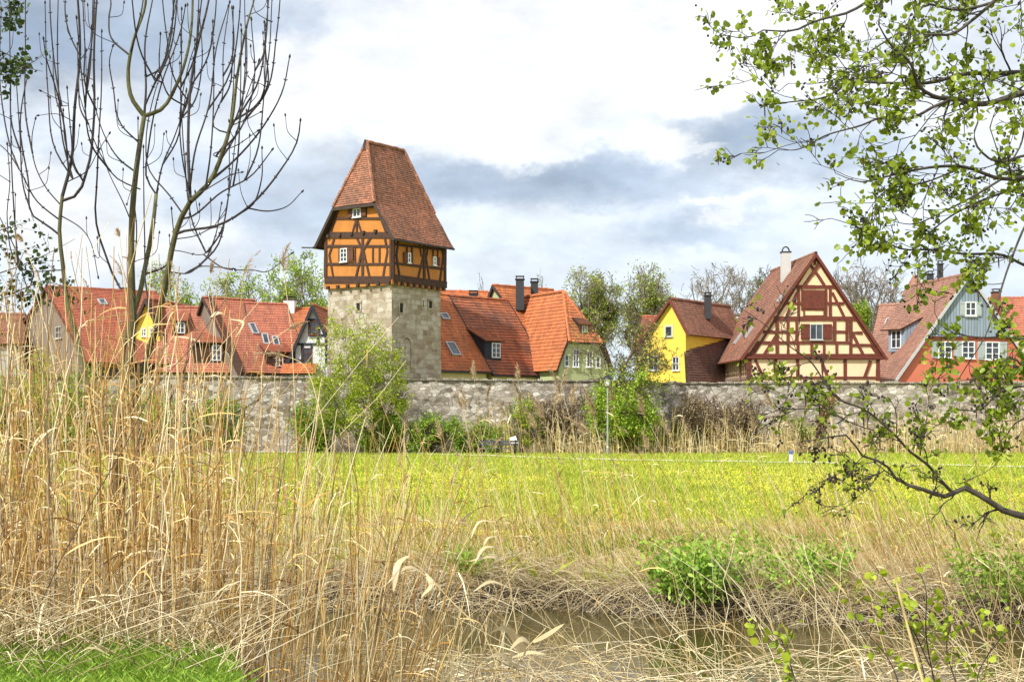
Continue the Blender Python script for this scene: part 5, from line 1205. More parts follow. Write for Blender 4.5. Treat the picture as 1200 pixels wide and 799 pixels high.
def far_bank():
    g = np.random.default_rng(44)
    # thatch of dry grass hanging over the bank edge
    N = 12000; X = g.uniform(-7.5, 9.5, N); off = g.uniform(-.3, 1.0, N); Y = y_far(X)+off; Z = ground_z(X, Y)
    a = g.uniform(0, 2*np.pi, N); sl = g.uniform(.8, 2.6, N); H = g.uniform(.12, .46, N)
    lean = np.stack([np.cos(a)*sl, -np.abs(np.sin(a))*sl*.3-.15], 1)
    p = stems(g, X, Y, Z+.03, H, lean, g.normal(size=(N, 2))*.25, 6); drop = np.linspace(0, 1, 6)[None]**1.8*g.uniform(.1, .75, N)[:, None]*np.where(off < .55, 1, .25)[:, None]; p[..., 2] -= drop
    r = g.uniform(.003, .0068, N)[:, None]*np.linspace(1, .4, 6)[None]
    V, Q = tubes(p, r, 3); tag(npmesh('dead_grass', V, Q, mat=M['reed_grey']), 'matted grey-brown dead grass overhanging the far bank of the stream', 'grass', kind='stuff')
    # dry grass belt behind the edge
    N = 36000; X = g.uniform(-9, 12, N); Y = y_far(X)+.2+6.5*g.uniform(0, 1, N)**1.5; Z = ground_z(X, Y)
    H = g.uniform(.15, .5, N)*np.interp(Y, [20, 27], [1.1, .5]); lean = g.normal(size=(N, 2))*.45; lean[:, 0] -= .30
    p = stems(g, X, Y, Z-.02, H, lean, g.normal(size=(N, 2))*.25, 5); r = g.uniform(.0022, .005, N)[:, None]*np.linspace(1, .35, 5)[None]
    V, Q = tubes(p, r, 3); tag(npmesh('dry_grass', V, Q, mat=M['reed']), 'belt of dry straw grass along the far bank at the meadow edge', 'grass', kind='stuff')
    # green shoots among it
    N = 9000; X = g.uniform(-9, 12, N); Y = y_far(X)+.2+6*g.uniform(0, 1, N)**1.3
    k = np.array([mnoise.noise(Vector((x*.5, y*.9, 2))) > .02 for x, y in zip(X, Y)]); X, Y = X[k], Y[k]
    V, Q = grass_blades(g, X, Y, g.uniform(.12, .38, len(X)), np.full(len(X), .009), .6); tag(npmesh('bank_grass', V, Q, mat=M['grass_green']), 'green grass shoots pushing through the straw on the far bank', 'grass', kind='stuff')
    # leaning reed stems
    N = 3400; X = g.uniform(-6.5, 11.5, N); Y = y_far(X)+.3+4.5*g.uniform(0, 1, N)**1.3
    k = g.uniform(size=N) < np.clip(.6+.9*np.array([mnoise.noise(Vector((x*.45, y*.3, 9))) for x, y in zip(X, Y)]), .12, 1); X, Y = X[k], Y[k]; N = len(X)
    Z = ground_z(X, Y); H = g.uniform(.35, 1.0, N)**1.0*np.where(g.uniform(size=N) < .42, 2.35, 1.2)*np.interp(X, [-6, -1, 1.5, 11], [.75, 1.1, 1.0, .85]); lean = g.normal(size=(N, 2))*.16; lean[:, 0] -= np.interp(X, [-6, 0, 3, 10], [-.05, .22, .35, .45])
    p = stems(g, X, Y, Z-.03, H, lean, g.normal(size=(N, 2))*.08, 7); r = g.uniform(.003, .0062, N)[:, None]*np.linspace(1, .45, 7)[None]
    V, Q = cat([tubes(p, r, 3), leaves_on(g, p, 700, .15, .45, .014, .7)]); tag(npmesh('bank_reeds', V, Q, mat=M['reed_orange']), 'sparse leaning reed stalks on the far bank in front of the meadow', 'reeds', kind='stuff')
    idx = np.where((H > 1.3) & (g.uniform(size=N) < .3))[0]
    V, Q = plumes(g, p, idx, .24, 70, .005, .055); tag(npmesh('reed_plumes', V, Q, mat=M['plume']), 'feathery pale seed heads of the reeds on the far bank', 'reeds', kind='stuff')
    # tall ones with plumes that stand before wall and bench
    px = np.array([556, 563, 580, 603, 613, 590, 648, 655, 668, 640, 690, 700, 745, 768, 790, 662, 629, 700, 905, 884, 1085, 1140, 480, 520, 537, 675, 715, 756, 836, 940, 1180, 1160]); N = len(px)
    top = np.array([466, 440, 452, 438, 462, 480, 470, 452, 470, 480, 478, 500, 472, 500, 497, 445, 500, 470, 470, 500, 455, 462, 520, 500, 470, 500, 460, 520, 510, 520, 440, 470])
    Yb = g.uniform(23.2, 27, N); X = px2x(px+25*g.uniform(.2, 1.6, N), Yb); Z = ground_z(X, Yb); H = CAMZ+(HZ-top)/FPX*Yb-Z; lean = np.stack([(px2x(px, Yb)-X)/H, g.normal(size=N)*.05], 1)
    p = stems(g, X, Yb, Z, H, lean, g.normal(size=(N, 2))*.04, 9); r = g.uniform(.004, .006, N)[:, None]*np.linspace(1, .5, 9)[None]
    V, Q = cat([tubes(p, r, 4), leaves_on(g, p, 90, .2, .45, .016, .7, .4, .95)]); tag(npmesh('tall_reeds', V, Q, mat=M['reed']), 'tall single reeds standing out of the far bank before the wall', 'reeds', kind='stuff')
    V, Q = plumes(g, p, np.arange(N), .46, 260, .007, .10); tag(npmesh('tall_reed_plumes', V, Q, mat=M['plume']), 'large feathery seed heads of the tall far bank reeds', 'reeds', kind='stuff')
    # reed belt at the foot of the wall
    N = 3000; px = np.concatenate([g.uniform(556, 700, 500), g.uniform(690, 1290, N-500)]); Y = g.uniform(90.5, 95.4, N); X = px2x(px, Y); Z = ground_z(X, Y)
    top = np.interp(px, [556, 700, 800, 900, 1000, 1100, 1290], [500, 508, 500, 510, 510, 500, 492])+g.normal(size=N)*14+np.array([26*mnoise.noise(Vector((a*.03, 0, 3))) for a in px])
    H = np.clip(CAMZ+(HZ-top)/FPX*Y-Z, .6, 4.5); lean = g.normal(size=(N, 2))*.08
    p = stems(g, X, Y, Z, H, lean, g.normal(size=(N, 2))*.08, 5); r = g.uniform(.012, .026, N)[:, None]*np.linspace(1, .5, 5)[None]
    V, Q = cat([tubes(p, r, 3), leaves_on(g, p, 3500, .3, .9, .04, .8)]); tag(npmesh('wall_reeds', V, Q, mat=M['reed']), 'belt of pale dry reeds along the foot of the wall', 'reeds', kind='stuff')
    idx = np.where(g.uniform(size=N) < .22)[0]
    V, Q = plumes(g, p, idx, .5, 24, .03, .13); tag(npmesh('wall_reed_plumes', V, Q, mat=M['plume']), 'soft seed heads of the reeds along the wall', 'reeds', kind='stuff')
far_bank()

M['leaf_nettle'] = leafy('leaf_nettle', [(0, (.04, .12, .014)), (.5, (.09, .24, .025)), (1, (.19, .38, .05))], trans=.3)
def plant(label, px, Y, z, W, H, leafm, n, size, seed, name='nettle_clump'):
    g = np.random.default_rng(seed); base = Pz(px, z, Y); root = thing(name, label, 'plant', base); ns = max(8, int(n/45))
    X = base.x+g.normal(size=ns)*W*.25; Yy = base.y+g.normal(size=ns)*W*.22; lean = np.stack([(X-base.x)/W*.9, (Yy-base.y)/W*.9], 1)
    p = stems(g, X, Yy, np.full(ns, base.z), H*g.uniform(.5, 1, ns), lean, g.normal(size=(ns, 2))*.1, 6)
    V, Q = tubes(p, np.full((ns, 6), .004), 3); npmesh('stem', V, Q, mat=M['leaf_mid'], parent=root)
    i = g.integers(0, ns, n); k = g.integers(1, 6, n); C = p[i, k]+g.normal(size=(n, 3))*size*.9
    V, Q = leaf_quads(g, C, size, .2, .45); npmesh('leaves', V, Q, mat=M[leafm], parent=root); return root
plant('lush green nettle clump on the far bank, right of centre', 822, 20.6, -.6, 1.0, .85, 'grass_bright', 2200, .11, 5)
plant('low green plants on the far bank between the nettle clump and the yellow-green shoots', 935, 20.4, -.45, 1.3, .7, 'grass_bright', 1500, .09, 6)
plant('small green tuft on the far bank left of centre', 548, 21.8, -.4, .45, .5, 'grass_bright', 500, .08, 7)
plant('green plants hanging over the far bank near the right edge', 1175, 19.8, -.5, 1.0, .8, 'leaf_mid', 1100, .09, 8)

# single reeds that stand out in the foreground
def reed_stalk(label, pts, Y, r, leaves=(), plume=None, seed=1, mat_='reed'):
    g = np.random.default_rng(seed); W3 = [P(a, b, Y if len(q) == 0 else q[0]) for a, b, *q in pts]
    a, rr = resample(np.array([list(v) for v in W3]), np.linspace(r, r*.55, len(W3)), 16)
    root = thing('reed_stalk', label, 'reed', Vector(a[0])); V, Q = tubes(a[None], rr[None], 6); npmesh('stem', V, Q, mat=M[mat_], parent=root, smooth=True)
    for lf in leaves:
        lp = [P(x, y, Y-.02-.1*i) for i, (x, y) in enumerate(lf[0])]; c, _ = resample(np.array([list(v) for v in lp]), np.ones(len(lp)), 9)
        t = np.linspace(0, 1, 9); w = lf[1]*np.sin(np.pi*np.clip(t*.9+.1, 0, 1))**.7; d = c[-1]-c[0]; s = np.cross(d, [0.25, 1, -.5]); s /= np.linalg.norm(s)
        V, Q = ribbons(c[None], w[None], s[None]); o = npmesh('leaf', V, Q, mat=M['leaf_blade'], parent=root)
    if plume:
        L, n, wd = plume; V, Q = plumes(g, a[None], np.array([0]), L, n, .003, wd); npmesh('plume', V, Q, mat=M['plume'], parent=root)
    return root
reed_stalk('thick pale reed stalk leaning left across the right side, crossing the alder branch', [(1086, 815), (1060, 720), (1035, 620), (1012, 548), (985, 478)], 6.6, .0072, seed=1)
reed_stalk('broken reed stalk with five pale leaves pointing left, centre foreground', [(606, 742), (598, 690), (588, 640), (580, 609)], 11.8, .006,
           [([(596, 688), (575, 681), (553, 694)], .028), ([(590, 655), (572, 652), (548, 658)], .026), ([(586, 642), (568, 641), (556, 660)], .03), ([(582, 628), (572, 630), (566, 640)], .022), ([(580, 611), (562, 611), (551, 632)], .022)], seed=2)
reed_stalk('arched reed stalk with one big hanging leaf over the dark far bank', [(556, 730), (525, 700), (500, 672), (475, 652)], 11.2, .006,
           [([(478, 651), (468, 658), (461, 694)], .055), ([(505, 678), (480, 664), (446, 690)], .03), ([(498, 672), (506, 684), (493, 700)], .05)], seed=3)
reed_stalk('short reed stalk topped by a fluffy brown seed head above the water', [(590, 800), (575, 760), (562, 728)], 11, .006, plume=(.10, 420, .05), seed=4)
reed_stalk('cluster reed with broad bleached leaves fanning over the water at centre', [(600, 815), (610, 770), (640, 735)], 11.3, .006,
           [([(612, 768), (590, 735), (572, 742)], .05), ([(618, 765), (600, 742), (585, 730)], .05), ([(625, 752), (640, 744), (662, 730)], .04), ([(605, 780), (585, 766), (568, 772)], .035), ([(628, 762), (612, 748), (596, 762)], .045), ([(600, 770), (620, 764), (640, 766)], .03)], seed=5)
reed_stalk('tall thin reed with a pale curled leaf just left of the white gable', [(262, 560), (268, 470), (272, 400), (270, 372)], 10.5, .005, [([(270, 374), (258, 366), (246, 372)], .045), ([(270, 374), (285, 378), (276, 396)], .02)], seed=6)
reed_stalk('reed with a drooping brown plume in front of the small white gable', [(300, 600), (306, 480), (318, 400), (340, 384)], 10.4, .0045, plume=(.14, 300, .03), seed=7)
reed_stalk('reed bent flat with a bushy plume left of the young green tree', [(388, 560), (372, 470), (352, 424), (330, 416)], 10.2, .0045, plume=(.16, 320, .028), seed=8)
reed_stalk('tall slender reed with a wispy plume against the sky left of the tower', [(350, 640), (346, 480), (338, 360), (331, 312)], 11.5, .0045, plume=(.26, 260, .07), seed=9)
reed_stalk('slender reed with an open plume above the salmon roofs', [(262, 640), (258, 480), (250, 360), (246, 318)], 11.8, .0045, plume=(.22, 220, .06), seed=10)
reed_stalk('reed with a dark brown tuft high against the sky, left of the sapling', [(52, 640), (50, 450), (44, 330), (27, 282)], 11, .0045, plume=(.08, 260, .04), seed=11)
reed_stalk('reed ending in a shaggy brown tuft between the sapling trunks', [(150, 640), (152, 450), (146, 330), (140, 276)], 11.4, .0045, plume=(.09, 300, .045), seed=12)
reed_stalk('pale diagonal reed stalk crossing the left reed stand', [(196, 800), (235, 700), (268, 610), (292, 570)], 9.8, .0065, seed=13)
reed_stalk('reed with a large shaggy brown plume hanging in front of the alder twigs', [(1010, 640), (985, 560), (972, 480), (968, 458)], 7.2, .004, seed=14)
def hanging_plume():
    g = np.random.default_rng(8); n = 900; t = g.uniform(0, 1, n)
    c = np.stack([np.interp(t, [0, .5, 1], [975, 966, 957]), np.interp(t, [0, .5, 1], [458, 480, 514])], 1); Y = 7.0
    B = np.array([list(P(a, b_, Y)) for a, b_ in c]); out = g.normal(size=(n, 3))*np.array([1, 1, .5]); out[:, 2] -= 1.3; out /= np.linalg.norm(out, axis=1, keepdims=True)
    ln = (g.uniform(.02, .06, n)*np.interp(t, [0, .3, 1], [1, 1, .4]))[:, None]; path = np.stack([B, B+out*ln*.5, B+out*ln+np.array([0, 0, -.012])], 1)
    s = g.normal(size=(n, 3)); s /= np.linalg.norm(s, axis=1, keepdims=True)
    V, Q = ribbons(path, np.full((n, 3), .0042), s); o = npmesh('reed_plume', V, Q, mat=M['plume_brown'])
    tag(o, 'shaggy brown seed plume caught in the alder twigs before the wall', 'seed head')
hanging_plume()

# ------------------------------------------------------------ the budding ash sapling
def ash_bark():
    m, b, bs = mat('ash_bark'); ob = b.new('ShaderNodeTexCoord').outputs['Object']
    n = b.noise(b.mapping(ob, (1, 1, .5)), 4, 6, .6); n2 = b.noise(ob, 30, 4, .6)
    c = b.ramp(n, [(.3, (.035, .030, .014)), (.5, (.095, .092, .03)), (.7, (.16, .165, .065))])
    c = b.mix(1.0, c, b.ramp(n2, [(.3, .7), (.7, 1.15)]), 'MULTIPLY')
    b.put(bs.inputs['Base Color'], c); bs.inputs['Roughness'].default_value = .85; bump(b, bs, n2, .4, .01); return m
M['ash_bark'] = ash_bark()
M['ash_twig'] = plain('ash_twig', (.030, .024, .023), .8, .25, 8, island=.35)  # near-black base colour also carries the backlit darkness of the stems
def ash():
    g = np.random.default_rng(3)
    Y0 = 14.6
    root = thing('ash_sapling', 'leafless ash sapling with greenish stems and dark upright twigs, left foreground', 'tree', P(132, 610, Y0))
    trunk, br, buds = [], [], []
    allp = []
    def st(pts, r0, r1, y0, y1, big=False, side=True):
        n = len(pts); W = np.array([list(P(a, b_, y0+(y1-y0)*i/(n-1))) for i, (a, b_) in enumerate(pts)])
        if allp:   # grow out of the nearest stem already standing
            Q_ = np.concatenate(allp); sx = CX+Q_[:, 0]/Q_[:, 1]*FPX; sy = HZ-(Q_[:, 2]-CAMZ)/Q_[:, 1]*FPX; x0_, y0_ = pts[0]
            dd = np.hypot(sx-x0_, (sy-y0_)*np.where(sy < y0_, 2.2, 1.0)); k = int(np.argmin(dd)); q = Q_[k]
            ye = q[1]+(y1-y0 if big else g.uniform(-.6, .6)); W = np.array([list(P(a, b_, q[1]+(ye-q[1])*i/(n-1))) for i, (a, b_) in enumerate(pts)])
            if dd[k] < 7: W[0] = q
            else: W = np.vstack([q, W]); n += 1
        W[1:-1, 1] += g.normal(size=max(0, n-2))*.05
        K = 18; a, r = resample(W, np.linspace(r0, r1, n), K); (trunk if big else br).append((a, r)); allp.append(resample(a, r, 60)[0])
        if not big or r1 < .012:
            buds.append((a[-1], a[-1]-a[-2], .015))
            L = np.linalg.norm(np.diff(a, axis=0), axis=1).sum(); m = int(L/.19)
            for j in range(1, m):
                x = j/m*(K-1); k = int(x); f = x-k; q = a[k]*(1-f)+a[k+1]*f; d = a[k+1]-a[k]; d /= np.linalg.norm(d)
                if g.uniform() < .6:
                    o = np.cross(d, g.normal(size=3)); o /= np.linalg.norm(o)
                    for s in (1, -1): buds.append((q+o*s*.008, o*s+d*.9, .0075))
                if side and g.uniform() < .13 and r[k] < .02:
                    o = np.cross(d, g.normal(size=3)); o /= np.linalg.norm(o); o[2] = abs(o[2])
                    l = g.uniform(.12, .5); e = q+(o*.8+d*.4)*l*.6; e2 = e+(o*.2+np.array([0, 0, 1]))*l*.45
                    aa, rr_ = resample(np.array([q, e, e2]), [.0042, .0036, .0028], K); br.append((aa, rr_)); buds.append((aa[-1], aa[-1]-aa[-2], .013))
    # main stems
    st([(132, 620), (135, 540), (143, 480), (150, 430), (157, 380), (155, 328), (155, 255), (164, 191), (169, 136)], .052, .022, 14.6, 14.3, True)
    st([(150, 560), (158, 470), (163, 433), (180, 393), (192, 345), (213, 255), (223, 236)], .040, .025, 14.6, 14.0, True)
    st([(137, 560), (118, 500), (107, 460), (100, 440), (90, 400), (80, 360), (72, 310), (70, 272), (73, 230)], .034, .018, 14.7, 15.2, True)
    st([(157, 440), (164, 332), (174, 289), (181, 255), (183, 228)], .03, .018, 14.5, 14.9, True)
    st([(165, 600), (190, 570), (215, 530), (250, 500), (300, 470)], .02, .006, 14.4, 13.8)
    st([(150, 610), (180, 545), (200, 500), (225, 470)], .018, .006, 14.4, 14.0)
    st([(140, 600), (150, 560), (175, 510), (210, 450), (225, 410)], .016, .005, 14.6, 15.0)
    T = lambda L_: [(x/2.35, y/2.35) for x, y in L_]
    B = [(T([(397, 320), (365, 275), (350, 200), (365, 120), (395, 0), (400, -60)]), .024, .009), (T([(397, 320), (440, 300), (490, 230), (520, 130), (528, 0), (530, -50)]), .022, .008), (T([(397, 320), (405, 260), (402, 120), (420, 0)]), .013, .006),
         (T([(525, 555), (520, 400), (530, 200), (575, 0), (585, -60)]), .017, .007), (T([(525, 555), (570, 500), (620, 400), (638, 330), (655, 220), (680, 80), (700, 0)]), .026, .007),
         (T([(500, 640), (600, 620), (690, 570), (770, 480), (820, 380), (827, 335)]), .015, .006), (T([(690, 573), (740, 580), (790, 570), (830, 530)]), .008, .004), (T([(525, 600), (600, 530), (700, 480), (748, 415)]), .011, .005),
         (T([(570, 500), (640, 440), (730, 340), (780, 250), (797, 160)]), .013, .005), (T([(640, 340), (700, 290), (740, 235), (735, 150), (728, 65)]), .011, .005), (T([(430, 535), (400, 490), (410, 400), (440, 250), (500, 60), (510, 20)]), .011, .005),
         (T([(172, 540), (190, 440), (205, 300), (218, 150), (213, 0), (210, -50)]), .018, .009), (T([(172, 555), (210, 540), (240, 470), (255, 330), (262, 150), (268, 0), (270, -40)]), .017, .008),
         (T([(350, 800), (290, 700), (262, 600), (262, 500), (272, 400), (282, 250), (280, 90)]), .013, .005), (T([(165, 650), (130, 620), (100, 600), (80, 500), (65, 350), (72, 240), (75, 215)]), .011, .005),
         (T([(155, 600), (110, 560), (60, 470), (0, 400), (-30, 380)]), .009, .004), (T([(185, 470), (175, 330), (150, 240), (128, 160), (120, 110)]), .010, .005), (T([(218, 150), (195, 100), (183, 50), (185, 0), (186, -30)]), .008, .005),
         (T([(168, 560), (130, 520), (90, 430), (88, 370), (97, 330)]), .007, .004), (T([(385, 395), (340, 350), (310, 240), (305, 170), (310, 130)]), .009, .004), (T([(355, 155), (310, 110), (298, 50), (300, 0), (300, -30)]), .010, .006),
         (T([(430, 220), (450, 170), (468, 110), (480, 0)]), .009, .005), (T([(405, 290), (430, 220), (460, 120), (478, 0), (480, -30)]), .010, .006), (T([(523, 520), (545, 430), (578, 290), (600, 130), (628, 20)]), .010, .005),
         (T([(432, 535), (450, 450), (480, 380), (505, 300), (512, 255)]), .009, .004), (T([(600, 360), (608, 250), (615, 150), (632, 10)]), .008, .004), (T([(385, 470), (330, 440), (290, 380), (262, 300), (255, 240)]), .009, .004),
         (T([(383, 520), (320, 490), (280, 430), (240, 330), (215, 250)]), .008, .004), (T([(510, 590), (470, 540), (420, 480), (400, 380), (420, 260), (470, 130)]), .009, .004), (T([(365, 620), (340, 560), (300, 470), (272, 380)]), .007, .004),
         (T([(480, 660), (540, 650), (590, 630), (612, 626)]), .006, .004), (T([(490, 690), (560, 700), (610, 640)]), .005, .004), (T([(170, 590), (210, 620), (245, 660), (270, 760)]), .007, .004), (T([(640, 350), (680, 330), (716, 310)]), .006, .004), (T([(650, 320), (690, 240), (712, 170)]), .006, .004),
         (T([(590, 430), (650, 400), (708, 362)]), .006, .004), (T([(550, 540), (600, 500), (640, 480), (664, 475)]), .006, .004), (T([(392, 350), (380, 430), (362, 500), (350, 560)]), .004, .003), (T([(195, 500), (240, 470), (270, 420), (300, 370)]), .006, .004), (T([(190, 330), (165, 320), (108, 318)]), .005, .003), (T([(185, 290), (150, 270), (115, 252)]), .005, .003),
         (T([(620, 740), (700, 745), (735, 745), (800, 700)]), .007, .004), (T([(500, 752), (560, 735), (640, 740)]), .007, .005), (T([(60, 740), (20, 600), (18, 500), (20, 400)]), .007, .004), (T([(80, 790), (40, 690), (0, 600), (-20, 560)]), .008, .005),
         (T([(350, 770), (380, 640), (370, 520), (378, 420), (380, 330)]), .007, .004), (T([(520, 540), (500, 430), (495, 330), (515, 200), (560, 60)]), .008, .004)]
    for pts, r0, r1 in B: y = g.uniform(13.6, 15.2); st(pts, r0*1.05, r1*1.05, 14.5 if r0 > .01 else y, y)
    for i in range(50):   # further upright shoots
        Q_ = np.concatenate(allp); sx = CX+Q_[:, 0]/Q_[:, 1]*FPX; sy = HZ-(Q_[:, 2]-CAMZ)/Q_[:, 1]*FPX
        c_ = np.where((sy > 60) & (sy < 400) & (sx > 20) & (sx < 300))[0]; k = c_[g.integers(0, len(c_))]; x, y = sx[k], sy[k]
        dx = g.uniform(8, 42)*(1 if g.uniform() < .5+(x-170)/400 else -1); rise = g.uniform(70, 250)
        st([(x, y), (x+dx*.55, y-rise*.16), (x+dx*.9, y-rise*.5), (x+dx*g.uniform(.8, 1.15), y-rise)], .0105, .0048, 14, 14)
    def pack(lst, sides): 
        return tubes(np.stack([a for a, r in lst]), np.stack([r for a, r in lst]), sides)
    for t_ in trunk: V, Q = pack([t_], 10); npmesh('trunk', V, Q, mat=M['ash_bark'], parent=root, smooth=True)
    for t_ in [b_ for b_ in br if b_[1][0] > .0195]: V, Q = pack([t_], 8); npmesh('limb', V, Q, mat=M['ash_bark'], parent=root, smooth=True)
    for t_ in [b_ for b_ in br if .0042 < b_[1][0] <= .0195]: V, Q = pack([t_], 6); npmesh('branch', V, Q, mat=M['ash_twig'], parent=root, smooth=True)
    V, Q = pack([b_ for b_ in br if b_[1][0] <= .0042], 6); npmesh('twigs', V, Q, mat=M['ash_twig'], parent=root, smooth=True)['kind'] = 'stuff'
    P_ = []; R_ = []
    for q, d, s in buds:
        d = d/np.linalg.norm(d); t = np.linspace(-.3, 2.2, 5)[:, None]; P_.append(q+d*s*t*1.2); R_.append(np.array([.35, 1.0, 1.05, .7, .1])*s*.72)
    V, Q = tubes(np.stack(P_), np.stack(R_), 5); npmesh('buds', V, Q, mat=M['ash_twig'], parent=root, smooth=True)['kind'] = 'stuff'
ash()

# ------------------------------------------------------------ the alder on the right
def alder():
    g = np.random.default_rng(12); Yt = 7.6
    tx = 3.75; root = thing('alder_tree', 'alder boughs with round young leaves and black cones reaching in from the right', 'tree', (tx, Yt, -.3))
    main, twig, LC, CC, KC = [], [], [], [], []
    def bough(pts, r0, r1, y0, y1, n=14, join=True, tw=14, tl=(.12, .42), leaf=5, K=16, updown=0.0):
        W = np.array([list(P(a, b_, y0+(y1-y0)*i/(len(pts)-1))) for i, (a, b_) in enumerate(pts)]); r = np.linspace(r0, r1, len(pts))
        if join:   # carry the bough on to the trunk beyond the frame
            e = W[0]; W = np.vstack([[tx, Yt, max(.3, e[2]-.28)], [(tx+e[0])/2, (Yt+e[1])/2, e[2]-.06], W]); r = np.concatenate([[r0*1.5, r0*1.2], r])
        W[2:-1] += g.normal(size=W[2:-1].shape)*.012
        a, rr = resample(W, r*.78, K*2); main.append((a, rr)); st = 8 if join else 1
        for j in range(tw):
            x = st+(len(a)-2-st)*(j+g.uniform(.1, .9))/tw; k = int(x); q = a[k]; d = a[k+1]-a[k]; d /= np.linalg.norm(d)
            sub(q, d, g.uniform(*tl), rr[k]*.45, 0, leaf)
        sub(a[-1], a[-1]-a[-2], .12, r1, 1, leaf)
    def sub(q, d, L, r, lvl, leaf):
        d = d/np.linalg.norm(d); o = np.cross(d, g.normal(size=3)); o /= np.linalg.norm(o); o[1] *= .8
        nd = d*.75+o*g.uniform(.35, .95); nd /= np.linalg.norm(nd); pts = [q]
        for i in range(5):
            nd = nd+g.normal(size=3)*.17; nd /= np.linalg.norm(nd); pts.append(pts[-1]+nd*L/5)
        a, rr = resample(np.array(pts), np.linspace(max(.0018, min(r, .006)), .0014, 6), 8); twig.append((a, rr))
        if lvl < 2:
            for t in range(g.integers(2, 5)): k = g.integers(2, 7); sub(a[k], a[k+1]-a[k], L*g.uniform(.35, .7), rr[k], lvl+1, leaf)
        nl = g.poisson(leaf*(.14, .42, .52)[lvl])
        if nl: ks = g.integers(3 if lvl else 4, 8, nl); LC.extend(a[ks]+g.normal(size=(nl, 3))*.024)
        if g.uniform() < .10*(lvl+.3): 
            for t in range(g.integers(1, 5)): CC.append((a[-1]+g.normal(size=3)*.018, g.normal(size=3)))
        if g.uniform() < .03: KC.append(a[g.integers(3, 8)])
    bough([(1205, 110), (1151, 118), (1118, 116), (1097, 116), (1081, 97), (1064, 78), (1044, 54), (1030, 30)], .020, .004, 7.4, 6.8)
    bough([(1118, 116), (1097, 124), (1069, 143), (1031, 143), (1007, 149), (965, 161), (936, 173), (912, 176)], .011, .002, 7.1, 6.7, join=False, tw=12)
    bough([(1205, 78), (1160, 85), (1130, 89), (1089, 95), (1048, 99), (998, 105), (965, 116), (924, 124), (893, 124)], .017, .002, 7.6, 7.0, tw=17)
    bough([(1172, -5), (1143, 21), (1110, 36), (1089, 45), (1060, 62), (1040, 85), (1000, 100), (975, 125)], .012, .002, 7.2, 7.5, join=False, tw=12)
    bough([(1205, -15), (1172, 0), (1120, 12), (1089, 2), (1064, 29), (1040, 45), (1007, 74), (974, 91), (925, 98)], .012, .002, 7.9, 7.4, tw=14)
    bough([(1205, -30), (1100, -25), (1031, 0), (998, 14), (957, 25), (924, 35), (899, 35), (870, 43), (838, 37)], .013, .002, 7.3, 6.9, tw=14, tl=(.08, .26))
    bough([(924, 35), (907, 54), (896, 69)], .004, .0016, 6.95, 6.9, join=False, tw=3, tl=(.05, .1))
    bough([(1205, 207), (1172, 211), (1130, 198), (1089, 194), (1048, 207), (1007, 211), (979, 203)], .015, .002, 7.3, 6.9, tw=14)
    bough([(1120, 200), (1080, 215), (1048, 222), (1031, 231), (1015, 250)], .006, .002, 7.1, 6.9, join=False, tw=7, tl=(.08, .25))
    bough([(1205, 178), (1164, 182), (1139, 165), (1151, 136), (1140, 118)], .009, .004, 7.2, 7.1, tw=5)
    bough([(1205, 219), (1151, 235), (1114, 256), (1081, 277), (1060, 306)], .010, .002, 7.5, 7.1, tw=11, leaf=3, tl=(.1, .3))
    bough([(1172, 211), (1139, 231), (1106, 248), (1070, 262), (1040, 258)], .008, .002, 7.0, 7.1, join=False, tw=8, leaf=3, tl=(.1, .28))
    bough([(1205, 312), (1172, 302), (1130, 295), (1089, 295), (1056, 289), (1031, 279), (998, 267), (974, 256)], .010, .002, 7.3, 6.8, tw=15, tl=(.08, .22), leaf=4)
    bough([(1205, 255), (1190, 300), (1165, 372), (1155, 390), (1135, 427), (1120, 450)], .008, .002, 7.0, 6.8, tw=6, tl=(.08, .22))
    bough([(1205, 140), (1190, 170), (1178, 190), (1160, 150)], .007, .003, 7.0, 6.8, tw=5, tl=(.08, .3))
    bough([(1205, 395), (1172, 395), (1147, 392), (1120, 390), (1100, 379)], .006, .0018, 6.9, 6.6, tw=9, tl=(.08, .24), leaf=7)
    bough([(1205, 454), (1173, 461), (1148, 480), (1120, 482), (1099, 499)], .007, .0018, 6.8, 6.5, tw=12, tl=(.08, .26), leaf=9)
    bough([(1205, 430), (1180, 420), (1150, 440), (1125, 446)], .006, .0018, 6.7, 6.6, tw=12, tl=(.08, .26), leaf=5)
    bough([(1205, 490), (1185, 500), (1170, 540), (1150, 556)], .005, .0018, 6.7, 6.6, tw=7, tl=(.08, .22), leaf=7)
    # the low thick branch
    bough([(1205, 605), (1176, 594), (1155, 583), (1127, 573), (1117, 580), (1103, 583), (1082, 576), (1068, 569), (1050, 559), (1033, 543), (1015, 531), (990, 513), (963, 510), (938, 517)], .020, .0020, 6.6, 6.2, tw=16, tl=(.08, .25), leaf=1, K=22)
    bough([(1117, 578), (1100, 560), (1085, 545), (1066, 528), (1050, 511), (1015, 482), (980, 455), (945, 427), (924, 408), (900, 385), (870, 362)], .0105, .0016, 6.55, 6.0, join=False, tw=13, tl=(.07, .2), leaf=2)
    bough([(1078, 534), (1085, 496), (1090, 457)], .004, .0014, 6.45, 6.4, join=False, tw=4, tl=(.05, .15), leaf=3)
    bough([(1015, 531), (1000, 545), (975, 560), (950, 570)], .003, .0014, 6.3, 6.2, join=False, tw=4, tl=(.05, .15), leaf=1)
    bough([(1050, 511), (1010, 500), (960, 478), (915, 480)], .004, .0014, 6.4, 6.1, join=False, tw=8, tl=(.07, .18), leaf=2.5)
    bough([(980, 455), (940, 452), (900, 450)], .003, .0014, 6.2, 6.1, join=False, tw=6, tl=(.06, .16), leaf=4)
    bough([(1033, 543), (1020, 570), (990, 590)], .003, .0014, 6.3, 6.2, join=False, tw=4, tl=(.06, .16), leaf=1)
